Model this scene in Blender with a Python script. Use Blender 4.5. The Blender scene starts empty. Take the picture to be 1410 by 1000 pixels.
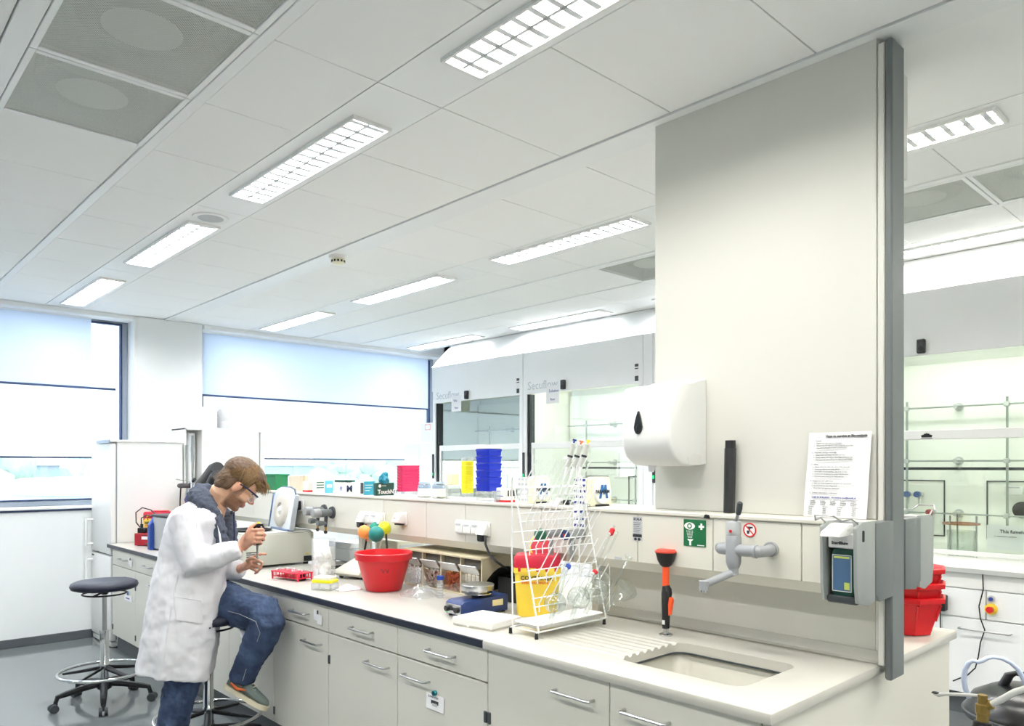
import bpy, bmesh, math, random
from mathutils import Vector, Matrix, noise
random.seed(7)
PI = math.pi
S = bpy.context.scene
COL = S.collection

# ------------------------------------------------------------------ camera, sky, exposure
YAW, H = 0.8182, 1.565
cd = bpy.data.cameras.new('camera'); cam = bpy.data.objects.new('camera', cd); COL.objects.link(cam)
cam.location = (0, 0, H); cam.rotation_euler = (PI/2, 0, YAW)
cd.sensor_fit = 'HORIZONTAL'; cd.sensor_width = 36; cd.lens = 1041.63/1410*36; cd.shift_y = (641.7-500)/1410
cd.clip_start = 0.05; cd.clip_end = 300
S.camera = cam
S.view_settings.view_transform = 'Standard'; S.view_settings.look = 'None'
S.view_settings.gamma = 1; S.view_settings.use_curve_mapping = False
EXPOSURE = 0.44
S.view_settings.exposure = EXPOSURE
S.cycles.max_bounces = 14; S.cycles.diffuse_bounces = 7; S.cycles.glossy_bounces = 5
S.cycles.transmission_bounces = 8; S.cycles.transparent_max_bounces = 24
S.cycles.sample_clamp_indirect = 6
SKY, LAMP, HOODLAMP = 4.4, 40.0, 4.6

w = bpy.data.worlds.new('sky'); S.world = w; w.use_nodes = True
nt = w.node_tree; nt.nodes.clear()
bg = nt.nodes.new('ShaderNodeBackground'); out = nt.nodes.new('ShaderNodeOutputWorld')
tc = nt.nodes.new('ShaderNodeTexCoord'); sep = nt.nodes.new('ShaderNodeSeparateXYZ'); cr = nt.nodes.new('ShaderNodeValToRGB')
nt.links.new(tc.outputs['Generated'], sep.inputs[0]); nt.links.new(sep.outputs['Z'], cr.inputs[0]); nt.links.new(cr.outputs[0], bg.inputs[0])
cr.color_ramp.elements[0].position = 0.0; cr.color_ramp.elements[0].color = (0.93, 0.97, 1.0, 1)
cr.color_ramp.elements[1].position = 0.8; cr.color_ramp.elements[1].color = (0.78, 0.88, 1.0, 1)
bg.inputs[1].default_value = SKY
nt.links.new(bg.outputs[0], out.inputs[0])

def lamp_area(name, loc, sx, sy, power, color, rot=(0, 0, 0), parent=None, spread=PI):
    l = bpy.data.lights.new(name, 'AREA'); l.shape = 'RECTANGLE'; l.size = sx; l.size_y = sy
    l.energy = power; l.color = color; l.spread = spread
    o = bpy.data.objects.new(name, l); COL.objects.link(o); o.location = loc; o.rotation_euler = rot
    if parent: o.parent = parent
    return o

# ------------------------------------------------------------------ point helpers (camera ray cut with a real plane)
FW = Vector((-math.sin(YAW), math.cos(YAW), 0)); RT = Vector((math.cos(YAW), math.sin(YAW), 0)); UP = Vector((0, 0, 1))
C0 = Vector((0, 0, H))
def ray(x, y): return FW + RT*((x-705)/1041.63) + UP*((641.7-y)/1041.63)
def onz(x, y, z=0.9): d = ray(x, y); return C0 + d*((z-H)/d.z)
def ony(x, y, Y): d = ray(x, y); return C0 + d*(Y/d.y)
def onx(x, y, X): d = ray(x, y); return C0 + d*(X/d.x)
def att(x, y, t): return C0 + ray(x, y)*t

# ------------------------------------------------------------------ materials
MATS = {}
def lin(c):
    if isinstance(c, str):
        c = [int(c[i:i+2], 16)/255 for i in (0, 2, 4)]
    return tuple(((v+0.055)/1.055)**2.4 if v > 0.04045 else v/12.92 for v in c)
def mat(name, col, rough=0.5, metal=0.0, var=0.04, scale=8.0, bump=0.0, bscale=60.0, alpha=1.0, spec=0.5, sheen=0.0, coat=0.0, trans=0.0, ior=1.45, sss=0.0, stretch=None):
    if name in MATS: return MATS[name]
    m = bpy.data.materials.new(name); m.use_nodes = True; n = m.node_tree.nodes; L = m.node_tree.links
    p = n['Principled BSDF']; c = lin(col)
    tx = n.new('ShaderNodeTexNoise'); tx.inputs['Scale'].default_value = scale; tx.inputs['Detail'].default_value = 3
    co = n.new('ShaderNodeTexCoord'); mp = n.new('ShaderNodeMapping'); L.new(co.outputs['Object'], mp.inputs[0]); L.new(mp.outputs[0], tx.inputs['Vector'])
    if stretch: mp.inputs['Scale'].default_value = stretch
    mx = n.new('ShaderNodeMix'); mx.data_type = 'RGBA'
    mx.inputs[6].default_value = tuple(v*(1-var) for v in c)+(1,); mx.inputs[7].default_value = tuple(min(1, v*(1+var)) for v in c)+(1,)
    L.new(tx.outputs['Fac'], mx.inputs[0]); L.new(mx.outputs[2], p.inputs['Base Color'])
    p.inputs['Roughness'].default_value = rough; p.inputs['Metallic'].default_value = metal; p.inputs['Alpha'].default_value = alpha
    p.inputs['Specular IOR Level'].default_value = spec; p.inputs['IOR'].default_value = ior; p.inputs['Sheen Weight'].default_value = sheen
    p.inputs['Coat Weight'].default_value = coat; p.inputs['Transmission Weight'].default_value = trans
    if sss: p.inputs['Subsurface Weight'].default_value = sss; p.inputs['Subsurface Radius'].default_value = (.01, .004, .002); p.inputs['Subsurface Scale'].default_value = 1
    if bump:
        t2 = n.new('ShaderNodeTexNoise'); t2.inputs['Scale'].default_value = bscale; t2.inputs['Detail'].default_value = 4; L.new(mp.outputs[0], t2.inputs['Vector'])
        b = n.new('ShaderNodeBump'); b.inputs['Strength'].default_value = bump; b.inputs['Distance'].default_value = 0.01
        L.new(t2.outputs['Fac'], b.inputs['Height']); L.new(b.outputs[0], p.inputs['Normal'])
    MATS[name] = m; return m
def emis(name, col, strength):
    if name in MATS: return MATS[name]
    m = bpy.data.materials.new(name); m.use_nodes = True; n = m.node_tree.nodes; L = m.node_tree.links
    n.clear(); e = n.new('ShaderNodeEmission'); o = n.new('ShaderNodeOutputMaterial'); e.inputs[0].default_value = lin(col)+(1,); e.inputs[1].default_value = strength
    L.new(e.outputs[0], o.inputs[0]); MATS[name] = m; return m
def glass(name, tint='ffffff', refl=0.06, film=0.0, filmcol='ffffff', rough=0.02, power=1.0):
    """thin clear sheet: transparent with a fresnel-like sheen and an optional milky film"""
    if name in MATS: return MATS[name]
    m = bpy.data.materials.new(name); m.use_nodes = True; n = m.node_tree.nodes; L = m.node_tree.links
    n.clear(); o = n.new('ShaderNodeOutputMaterial'); t = n.new('ShaderNodeBsdfTransparent'); t.inputs[0].default_value = lin(tint)+(1,)
    g = n.new('ShaderNodeBsdfGlossy'); g.inputs['Roughness'].default_value = rough
    lw = n.new('ShaderNodeLayerWeight'); lw.inputs[0].default_value = 0.35
    ma = n.new('ShaderNodeMath'); ma.operation = 'MULTIPLY_ADD'; L.new(lw.outputs['Facing'], ma.inputs[0]); ma.inputs[1].default_value = 0.45*power; ma.inputs[2].default_value = refl
    mx = n.new('ShaderNodeMixShader'); L.new(ma.outputs[0], mx.inputs[0]); L.new(t.outputs[0], mx.inputs[1]); L.new(g.outputs[0], mx.inputs[2])
    last = mx
    if film:
        d = n.new('ShaderNodeBsdfDiffuse'); d.inputs[0].default_value = lin(filmcol)+(1,)
        tr = n.new('ShaderNodeBsdfTranslucent'); tr.inputs[0].default_value = lin(filmcol)+(1,)
        m1 = n.new('ShaderNodeMixShader'); m1.inputs[0].default_value = 0.5; L.new(d.outputs[0], m1.inputs[1]); L.new(tr.outputs[0], m1.inputs[2])
        m2 = n.new('ShaderNodeMixShader'); L.new(mx.outputs[0], m2.inputs[1]); L.new(m1.outputs[0], m2.inputs[2])
        nz = n.new('ShaderNodeTexNoise'); nz.inputs['Scale'].default_value = 25; mm = n.new('ShaderNodeMath'); mm.operation = 'MULTIPLY'; mm.inputs[1].default_value = 2*film
        L.new(nz.outputs['Fac'], mm.inputs[0]); L.new(mm.outputs[0], m2.inputs[0]); last = m2
    L.new(last.outputs[0], o.inputs[0]); MATS[name] = m; return m

M_ = dict(
 wall=mat('wall_paint', 'eef0f0', .75, var=.01), tile=mat('ceiling_tile_fleece', 'f8f8f6', .9, var=.015, scale=200, bump=.05, bscale=500),
 grid=mat('ceiling_metal_white', 'f4f5f4', .45, var=.01), white=mat('white_lacquer', 'eeeeec', .35, var=.01),
 lam=mat('cream_laminate', 'd8d6cc', .42, var=.015, scale=3), lam2=mat('panel_laminate', 'd8d7d0', .4, var=.012, scale=2),
 top=mat('worktop_grey_white', 'bfbcb4', .28, var=.02, scale=40), edge=mat('navy_edge', '1d2433', .4), sinktop=mat('sink_ceramic', 'c2c0b8', .3, var=.015),
 basin=mat('basin_ceramic', 'c4c2b7', .35), seal=mat('grey_seal', '3d4346', .5),
 hood=mat('hood_enamel', 'f6f7f8', .35, var=.01), hoodin=mat('hood_lining', 'f2f3ed', .4, var=.01),
 grey=mat('grey_trim', '6a6f70', .45), dgrey=mat('dark_grey_plastic', '3a3e42', .5), mgrey=mat('mid_grey_plastic', '8f9294', .45), lgrey=mat('light_grey_plastic', 'c4c6c4', .45),
 black=mat('black_plastic', '141519', .45), blackg=mat('black_gloss', '0e0f12', .28), steel=mat('brushed_steel', 'b9babb', .28, 1.0), chrome=mat('chrome', 'd9dadc', .08, 1.0),
 red=mat('red_plastic', 'cb1f29', .32, var=.05), crim=mat('crimson_plastic', 'c31f3a', .4), yellow=mat('yellow_plastic', 'f7d64a', .4), cream=mat('cream_plastic', 'eeebcf', .45),
 paper=mat('paper', 'f1f0f2', .8, var=.01), card=mat('white_card', 'e9e8e4', .7, var=.02), beige=mat('beige_card', 'd9cdb8', .8, var=.03), ink=mat('printed_ink', '33343a', .8), inkb=mat('blue_ink', '2c3c8c', .8), faint=mat('faint_print', 'c9ccd2', .6),
 floor=None, skirt=mat('grey_skirting', '53585c', .5), alu=mat('anodised_aluminium', '9aa4b0', .4, .6), navyf=mat('dark_blue_frame', '27375c', .45),
 glass=glass('clear_glass'), sash=glass('sash_glass', 'f8fcf9', .04), lab=glass('lab_glass', 'f7faf9', .09, power=1.0), wrap=glass('film_wrap', 'fcfdfd', .03, film=.12, power=.5), plas=glass('clear_plastic', 'f4f7f8', .08, film=.16),
)

# ------------------------------------------------------------------ mesh builder
class MB:
    def __init__(s): s.b = bmesh.new()
    def _add(s, fn, M=None):
        n0 = len(s.b.verts); fn(s.b)
        return s
    def box(s, x0, x1, y0, y1, z0, z1, bev=0.0, seg=1, M=None):
        t = bmesh.new(); r = bmesh.ops.create_cube(t, size=1)
        for v in t.verts:
            v.co = Vector(((x0+x1)/2+v.co.x*(x1-x0), (y0+y1)/2+v.co.y*(y1-y0), (z0+z1)/2+v.co.z*(z1-z0)))
        if bev: bmesh.ops.bevel(t, geom=t.edges[:], offset=bev, segments=seg, affect='EDGES', profile=.5)
        return s.merge(t, M)
    def merge(s, t, M=None):
        if M is not None: t.transform(M)
        bmesh.ops.recalc_face_normals(t, faces=t.faces[:])
        me = bpy.data.meshes.new('t'); t.to_mesh(me); t.free(); s.b.from_mesh(me); bpy.data.meshes.remove(me); return s
    def loft(s, rings, cap=True, closed=True):
        """rings: list of equally long vertex loops"""
        t = bmesh.new(); R = [[t.verts.new(p) for p in r] for r in rings]; n = len(R[0])
        for a, b in zip(R, R[1:]):
            for i in range(n if closed else n-1):
                j = (i+1) % n
                try: t.faces.new((a[i], a[j], b[j], b[i]))
                except ValueError: pass
        if cap:
            for r in (R[0], R[-1]):
                try: t.faces.new(r)
                except ValueError: pass
        return s.merge(t)
    def cyl(s, p0, p1, r0, r1=None, seg=16, cap=True):
        p0, p1 = Vector(p0), Vector(p1); r1 = r0 if r1 is None else r1
        return s.tube([p0, p1], [r0, r1], seg, cap)
    def tube(s, pts, r, seg=8, cap=True, closed=False, flat=1.0):
        pts = [Vector(p) for p in pts]; n = len(pts); rr = r if isinstance(r, (list, tuple)) else [r]*n
        d0 = (pts[1]-pts[0]).normalized(); u = d0.orthogonal().normalized(); rings = []
        for i, p in enumerate(pts):
            if closed: d = (pts[(i+1) % n]-pts[i-1])
            else: d = pts[min(i+1, n-1)]-pts[max(i-1, 0)]
            d = d.normalized() if d.length > 1e-9 else d0
            u = (u-d*u.dot(d)); u = u.normalized() if u.length > 1e-6 else d.orthogonal().normalized(); v = d.cross(u)
            rings.append([p+(u*math.cos(2*PI*k/seg)+v*math.sin(2*PI*k/seg)*flat)*rr[i] for k in range(seg)])
        if closed: rings.append(rings[0]); return s.loft(rings, cap=False)
        return s.loft(rings, cap)
    def lathe(s, prof, c=(0, 0, 0), seg=28, M=None, cap=True):
        """prof: (radius, z) pairs from bottom to top"""
        c = Vector(c); rings = [[c+Vector((max(r, 1e-5)*math.cos(2*PI*k/seg), max(r, 1e-5)*math.sin(2*PI*k/seg), z)) for k in range(seg)] for r, z in prof]
        if M is not None: rings = [[M @ p for p in r] for r in rings]
        return s.loft(rings, cap)
    def ball(s, c, r, seg=16, sc=(1, 1, 1), M=None):
        t = bmesh.new(); bmesh.ops.create_uvsphere(t, u_segments=seg, v_segments=max(6, seg//2+2), radius=r)
        for v in t.verts: v.co = Vector((v.co.x*sc[0], v.co.y*sc[1], v.co.z*sc[2]))
        if M is not None: t.transform(M)
        for v in t.verts: v.co += Vector(c)
        return s.merge(t)
    def prism(s, poly, a, b, axis='z', bev=0):
        """poly of 2-D points extruded along an axis from a to b"""
        f = {'z': lambda p, h: (p[0], p[1], h), 'x': lambda p, h: (h, p[0], p[1]), 'y': lambda p, h: (p[0], h, p[1])}[axis]
        t = bmesh.new(); A = [t.verts.new(f(p, a)) for p in poly]; B = [t.verts.new(f(p, b)) for p in poly]
        t.faces.new(A); t.faces.new(B[::-1]); n = len(poly)
        for i in range(n): t.faces.new((A[i], A[(i+1) % n], B[(i+1) % n], B[i]))
        if bev: bmesh.ops.recalc_face_normals(t, faces=t.faces[:]); bmesh.ops.bevel(t, geom=t.edges[:], offset=bev, segments=2, affect='EDGES', profile=.5)
        return s.merge(t)
    def quad(s, *p):
        t = s.b; t.faces.new([t.verts.new(q) for q in p]); return s
    def mesh(s, name, m, smooth=40):
        me = bpy.data.meshes.new(name); s.b.to_mesh(me); s.b.free()
        if m: me.materials.append(m)
        if smooth:
            me.polygons.foreach_set('use_smooth', [True]*len(me.polygons)); me.set_sharp_from_angle(angle=math.radians(smooth))
        return me

def obj(name, mb, m=None, parent=None, smooth=40, loc=None, world=False):
    me = mb.mesh(name, m, smooth) if isinstance(mb, MB) else mb
    o = bpy.data.objects.new(name, me); COL.objects.link(o)
    if parent: o.parent = parent
    if world and parent:
        q = parent; off = Vector((0, 0, 0))
        while q: off += q.location; q = q.parent
        me.transform(Matrix.Translation(-off))
    if loc is not None: o.location = loc
    return o
def tag(o, label, cat, group=None, kind=None):
    o['label'] = label; o['category'] = cat
    if group: o['group'] = group
    if kind: o['kind'] = kind
    return o
def thing(name, label, cat, loc=(0, 0, 0), rz=0, group=None):
    o = bpy.data.objects.new(name, None); COL.objects.link(o); o.empty_display_size = .1
    o.location = loc; o.rotation_euler = (0, 0, rz); return tag(o, label, cat, group)
def struct(name, mb, m, parent=None, smooth=30):
    o = obj(name, mb, m, parent, smooth); 
    if not parent: o['kind'] = 'structure'
    return o
def copy_tree(o, parent=None):
    c = o.copy(); COL.objects.link(c)
    if parent: c.parent = parent
    for ch in [x for x in o.children]: copy_tree(ch, c)
    return c
def dup(o, loc, rz=None, label=None):
    c = copy_tree(o); c.location = loc
    if rz is not None: c.rotation_euler = (0, 0, rz)
    if label: c['label'] = label
    return c
def boolean(me, cutters, op='DIFFERENCE'):
    """cut meshes out of a mesh, returns a plain mesh"""
    a = bpy.data.objects.new('a', me); COL.objects.link(a); tmp = []
    for c in cutters:
        b = bpy.data.objects.new('b', c); COL.objects.link(b); tmp.append(b)
        md = a.modifiers.new('b', 'BOOLEAN'); md.object = b; md.operation = op; md.solver = 'EXACT'
    return bake(a, tmp)
def bake(a, tmp=()):
    dg = bpy.context.evaluated_depsgraph_get(); dg.update(); me = bpy.data.meshes.new_from_object(a.evaluated_get(dg))
    for b in tmp: bpy.data.objects.remove(b)
    bpy.data.objects.remove(a); return me
def remesh(mb, voxel, m, smooth_it=4, name='body', extra=None):
    me = mb.mesh('t', m, 0); a = bpy.data.objects.new('a', me); COL.objects.link(a)
    md = a.modifiers.new('r', 'REMESH'); md.mode = 'VOXEL'; md.voxel_size = voxel; md.use_smooth_shade = True
    md = a.modifiers.new('s', 'SMOOTH'); md.iterations = smooth_it; md.factor = .5
    if extra: extra(a)
    me = bake(a); me.name = name
    if m and not me.materials: me.materials.append(m)
    me.polygons.foreach_set('use_smooth', [True]*len(me.polygons)); return me
def text(name, s, size, m, parent=None, M=None, align='LEFT', extrude=.0004, bold=0, world=None):
    """flat lettering; M places its plane (x right, y up, z out)"""
    c = bpy.data.curves.new(name, 'FONT'); c.body = s; c.size = size; c.extrude = extrude; c.align_x = align; c.resolution_u = 2; c.offset = bold
    a = bpy.data.objects.new('t', c); COL.objects.link(a); dg = bpy.context.evaluated_depsgraph_get(); dg.update()
    me = bpy.data.meshes.new_from_object(a.evaluated_get(dg)); bpy.data.objects.remove(a); me.materials.clear(); me.materials.append(m); me.name = name
    if M is not None: me.transform(M)
    o = bpy.data.objects.new(name, me); COL.objects.link(o)
    if parent: o.parent = parent
    return o
def facing(origin, axis='-y', roll=0):
    """matrix for a sheet lying on a vertical face: '-y' faces the camera side, '+x' faces right"""
    X, Yv, Z = {'-y': (Vector((1, 0, 0)), Vector((0, 0, 1)), Vector((0, -1, 0))), '+x': (Vector((0, 1, 0)), Vector((0, 0, 1)), Vector((1, 0, 0))),
                'up': (Vector((1, 0, 0)), Vector((0, 1, 0)), Vector((0, 0, 1)))}[axis]
    Mx = Matrix((X, Yv, Z)).transposed().to_4x4(); Mx.translation = Vector(origin)
    return Mx @ Matrix.Rotation(roll, 4, 'Z')
def rrect(x0, x1, y0, y1, r, n=5):
    P = []
    for cx, cy, a in ((x1-r, y1-r, 0), (x0+r, y1-r, 90), (x0+r, y0+r, 180), (x1-r, y0+r, 270)):
        for k in range(n+1):
            t = math.radians(a+90*k/n); P.append((cx+r*math.cos(t), cy+r*math.sin(t)))
    return P
# ================================================================== ROOM
CZ, XW, XR, YB, YF = 2.99, -7.68, 3.4, -3.6, 6.3     # ceiling, window wall, right wall, rear wall, far wall
fm = bpy.data.materials.new('poured_floor'); fm.use_nodes = True
_n = fm.node_tree.nodes; _l = fm.node_tree.links; _p = _n['Principled BSDF']
_tx = _n.new('ShaderNodeTexNoise'); _tx.inputs['Scale'].default_value = 220; _cr = _n.new('ShaderNodeValToRGB')
_cr.color_ramp.elements[0].color = lin('6c7172')+(1,); _cr.color_ramp.elements[1].color = lin('757a7b')+(1,)
_co = _n.new('ShaderNodeTexCoord'); _l.new(_co.outputs['Object'], _tx.inputs['Vector']); _l.new(_tx.outputs['Fac'], _cr.inputs[0]); _l.new(_cr.outputs[0], _p.inputs['Base Color'])
_p.inputs['Roughness'].default_value = .09; _p.inputs['Specular IOR Level'].default_value = .7
M_['floor'] = fm
struct('floor', MB().box(XW-.3, XR+.1, YB-.1, YF+.1, -.12, 0), fm)
struct('wall_right', MB().box(XR, XR+.12, YB-.1, YF+.1, 0, 3.3), M_['wall'])
struct('wall_rear', MB().box(XW-.4, XR, YB-.12, YB, 0, 3.3), M_['wall'])
struct('wall_far', MB().box(XW-.4, XR, YF, YF+.12, 0, 3.3), M_['wall'])
# window wall: parapet, pillar, piers, lintel around two openings
WX = -7.93
wl = MB()
wl.box(XW-.35, XW, YB, YF, 0, 1.18)
wl.box(XW-.35, XW, 2.315, 2.925, 1.18, 3.25)
wl.box(XW-.35, XW, 6.0, YF, 1.18, 3.25)
wl.box(XW-.35, XW, YB, -1.2, 1.18, 3.25)
wl.box(XW-.35, XW, YB, YF, 2.985, 3.25)
wleft = struct('wall_left', wl, M_['wall'])
struct('baseboard_left', MB().box(XW, XW+.012, YB, 1.93, 0, .075, .003), M_['skirt'])
struct('baseboard_rear', MB().box(XW, XR, YB, YB+.012, 0, .075, .003), M_['skirt'])
bl = bpy.data.materials.new('translucent_screen'); bl.use_nodes = True
_n = bl.node_tree.nodes; _l = bl.node_tree.links; _n.clear()
_o = _n.new('ShaderNodeOutputMaterial'); _d = _n.new('ShaderNodeBsdfDiffuse'); _t = _n.new('ShaderNodeBsdfTranslucent'); _tr = _n.new('ShaderNodeBsdfTransparent')
_d.inputs[0].default_value = (.86, .9, .94, 1); _t.inputs[0].default_value = (.88, .93, 1, 1); _tr.inputs[0].default_value = (.85, .92, 1, 1)
_m = _n.new('ShaderNodeMixShader'); _m.inputs[0].default_value = .65; _l.new(_d.outputs[0], _m.inputs[1]); _l.new(_t.outputs[0], _m.inputs[2])
_m2 = _n.new('ShaderNodeMixShader'); _m2.inputs[0].default_value = .12
_w = _n.new('ShaderNodeTexWave'); _w.inputs['Scale'].default_value = 300; _mm = _n.new('ShaderNodeMath'); _mm.operation = 'MULTIPLY'; _mm.inputs[1].default_value = .22
_l.new(_w.outputs['Fac'], _mm.inputs[0]); _l.new(_mm.outputs[0], _m2.inputs[0]); _l.new(_m.outputs[0], _m2.inputs[1]); _l.new(_tr.outputs[0], _m2.inputs[2]); _l.new(_m2.outputs[0], _o.inputs[0])
M_['screen'] = bl

def window(name, y0, y1, where):
    wn = struct(name, MB().box(WX-.06, WX+.04, y0, y0+.05, 1.2, 2.98, .004).box(WX-.06, WX+.04, y1-.05, y1, 1.2, 2.98, .004)
        .box(WX-.06, WX+.04, y0+.05, y1-.05, 1.2, 1.25, .004).box(WX-.06, WX+.04, y0+.05, y1-.05, 2.93, 2.98, .004), M_['alu'])
    obj('inner_frame', MB().box(WX+.0, WX+.045, y0+.05, y0+.066, 1.25, 2.93).box(WX+.0, WX+.045, y1-.066, y1-.05, 1.25, 2.93).box(WX, WX+.045, y0+.066, y1-.066, 2.914, 2.93).box(WX, WX+.045, y0+.066, y1-.066, 1.25, 1.262), M_['navyf'], wn)
    obj('pane', MB().box(WX-.02, WX-.012, y0+.05, y1-.05, 1.25, 2.93), M_['glass'], wn)
    obj('window_sill', MB().box(XW-.33, XW+.02, y0-.02, y1+.02, 1.18, 1.2, .003), M_['white'], wn)
    obj('sill_front_edge', MB().box(XW-.002, XW+.012, y0-.02, y1+.02, 1.163, 1.18, .002), M_['navyf'], wn)  # navy strip forming the dark front edge of the sill
    obj('head_cover', MB().box(XW-.2, XW-.01, y0, y1, 2.945, 2.985, .004), M_['grid'], wn)
    b = thing('roller_blind', 'white inner roller blind ending in a dark bar at '+where, 'blind', (WX+.09, (y0+y1)/2, 2.28))
    yb0, yb1 = y0+.02, y1-(.33 if y0 < 0 else .12)
    obj('fabric', MB().box(WX+.088, WX+.090, yb0, yb1, 2.30, 2.95), bl, b, world=True)
    obj('bottom_bar', MB().box(WX+.080, WX+.098, yb0, y1-.12, 2.282, 2.302, .004), M_['navyf'], b, world=True)
    obj('roller_tube', MB().cyl((WX+.10, yb0, 2.955), (WX+.10, yb1, 2.955), .022), M_['white'], b, world=True)
    e = thing('exterior_screen', 'outer sunscreen cloth lowered over most of '+where, 'sunscreen', (WX-.14, (y0+y1)/2, 1.64))
    obj('fabric', MB().box(WX-.141, WX-.139, y0, y1, 1.655, 3.05), bl, e, world=True)
    obj('bottom_bar', MB().box(WX-.15, WX-.13, y0, y1, 1.635, 1.654, .004), M_['navyf'], e, world=True)
window('window_1', -1.2, 2.29, 'the left window')
window('window_2', 2.95, 5.98, 'the window right of the pillar')
obj_rev = struct('trim_1', MB().box(XW-.34, XW-.002, 2.29, 2.3149, 1.2, 2.98).box(XW-.34, XW-.002, 5.98, 5.999, 1.2, 2.98), M_['white'])

# ------------------------------------------------------------------ ceiling
ceil = struct('ceiling', MB().box(XW-.3, XR+.1, YB-.1, YF+.1, 3.42, 3.5), M_['wall'])
struct('trim_2', MB().box(XW-.3, XR+.1, YB-.1, YF+.1, 3.30, 3.32).box(XW-.35, XW-.3, YB, YF, 3.2, 3.5), M_['grid'])
XS = [-2.39+.6*k for k in range(-9, 11)]                 # seams across the benches
bandsF = [(2.72, 3.40), (1.854, 2.554), (1.147, 1.557), (3.70, 4.115), (4.79, 5.19), (5.47, 5.62), (.05, .48), (-.95, -.27), (-1.83, -1.0), (-2.7, -1.85), (-3.6, -2.72)]
vents = {}
VB = [(.555, 1.10), (4.165, 4.735)]
def tilemesh(w_, d_):
    return MB().box(.002, w_-.002, .002, d_-.002, 0, .015, .002).mesh('ceiling_tile', M_['tile'])
for (y0, y1) in bandsF + VB:
    me = tilemesh(.6, y1-y0); 
    for x in XS:
        if x+.6 < XW+.05 or x > XR: continue
        isv = (y0, y1) in VB
        if isv:
            if y0 < 1 and any(abs(x-v) < .05 for v in (-3.59, -2.99, -2.39)): vents[(round(x, 2), y0)] = 1; continue
            if y0 > 1 and any(abs(x-v) < .05 for v in (-3.59, -1.79, -1.19, -.59)): vents[(round(x, 2), y0)] = 1; continue
        t = obj('ceiling_tile', me, parent=ceil); t.location = (x, y0, CZ)
beams = MB()
for y0, y1 in ((1.102, 1.145), (.482, .553), (4.117, 4.163), (4.737, 4.788), (2.56, 2.715), (-.268, -.25), (.03, .048), (-2.72, -2.7)):
    obj('grid_beam', MB().box(XW, XR, y0, y1, CZ-.006, CZ+.02, .002), M_['grid'], ceil)
CH = [(1.557, 1.854, 1.72), (3.40, 3.70, 3.53), (5.19, 5.47, 5.38), (-.25, .03, -.12), (-1.0, -.95, None)]
# lamp strips: panels with a slot for each fixture
FX = [-6.89, -5.09, -3.29, -1.49, .31, 2.11]
def fixture_mesh():
    r = thing('ceiling_light', 'x', 'ceiling light', (0, 0, CZ), group='louvred ceiling lights')
    L, W = .6, .082
    obj('frame', MB().box(-L, L, -W-.012, -W, -.014, .004, .002).box(-L, L, W, W+.012, -.014, .004, .002).box(-L-.014, -L, -W-.012, W+.012, -.014, .004, .002).box(L, L+.014, -W-.012, W+.012, -.014, .004, .002), M_['white'], r)
    obj('reflector_tray', MB().box(-L, L, -W, W, .052, .056).box(-L, L, -W-.002, -W, .0, .054).box(-L, L, W, W+.002, 0, .054).box(-L-.002, -L, -W, W, 0, .054).box(L, L+.002, -W, W, 0, .054), M_['white'], r)
    lv = MB()
    for k in range(16):
        x = -L+.0375+k*.075
        lv.prism([(x-.006, .010), (x+.006, .010), (x+.011, -.002), (x+.011, -.004), (x-.011, -.004), (x-.011, -.002)], -W, W, 'y')
    lv.box(-L, L, -.006, .006, -.004, .008)
    obj('louvre', lv, mat('louvre_aluminium', 'e4e6e8', .5, .0), r)
    return r
fx0 = None
NAMES = {1.72: 'left row', 3.53: 'row beyond the bench', 5.38: 'row by the fume cupboards', -.12: 'row behind the camera'}
for (y0, y1, yc) in CH:
    if yc is None:
        obj('lamp_strip', MB().box(XW, XR, y0, y1, CZ, CZ+.012), M_['grid'], ceil); continue
    for k, xc in enumerate(FX):
        a, b = max(xc-.9, XW), min(xc+.9, XR)
        obj('lamp_strip', MB().box(a+.002, xc-.613, y0+.002, y1-.002, CZ, CZ+.012).box(xc+.613, b-.002, y0+.002, y1-.002, CZ, CZ+.012)
            .box(xc-.613, xc+.613, y0+.002, yc-.093, CZ, CZ+.012).box(xc-.613, xc+.613, yc+.093, y1-.002, CZ, CZ+.012), M_['grid'], ceil)
        if yc < 0 and xc < -5.5: pass
        if fx0 is None:
            fx0 = fixture_mesh(); f = fx0
        else: f = copy_tree(fx0)
        f.location = (xc, yc, CZ)
        order = ['farthest by the windows', 'fourth farthest' , 'third', 'nearest', 'overhead', 'far right'][k]
        pos = {0: 'nearest the window wall', 1: 'second from the window wall', 2: 'third from the window wall', 3: 'fourth from the window wall', 4: 'fifth from the window wall', 5: 'farthest from the windows'}[k]
        f['label'] = 'louvred ceiling light, '+pos+', '+NAMES[yc]
        warm = (1.0, .97, .90) if k > 2 else (.97, .985, 1.0)
        la = lamp_area('lamp_tube', (xc, yc, CZ+.016), 1.16, .10, LAMP, warm)
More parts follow.
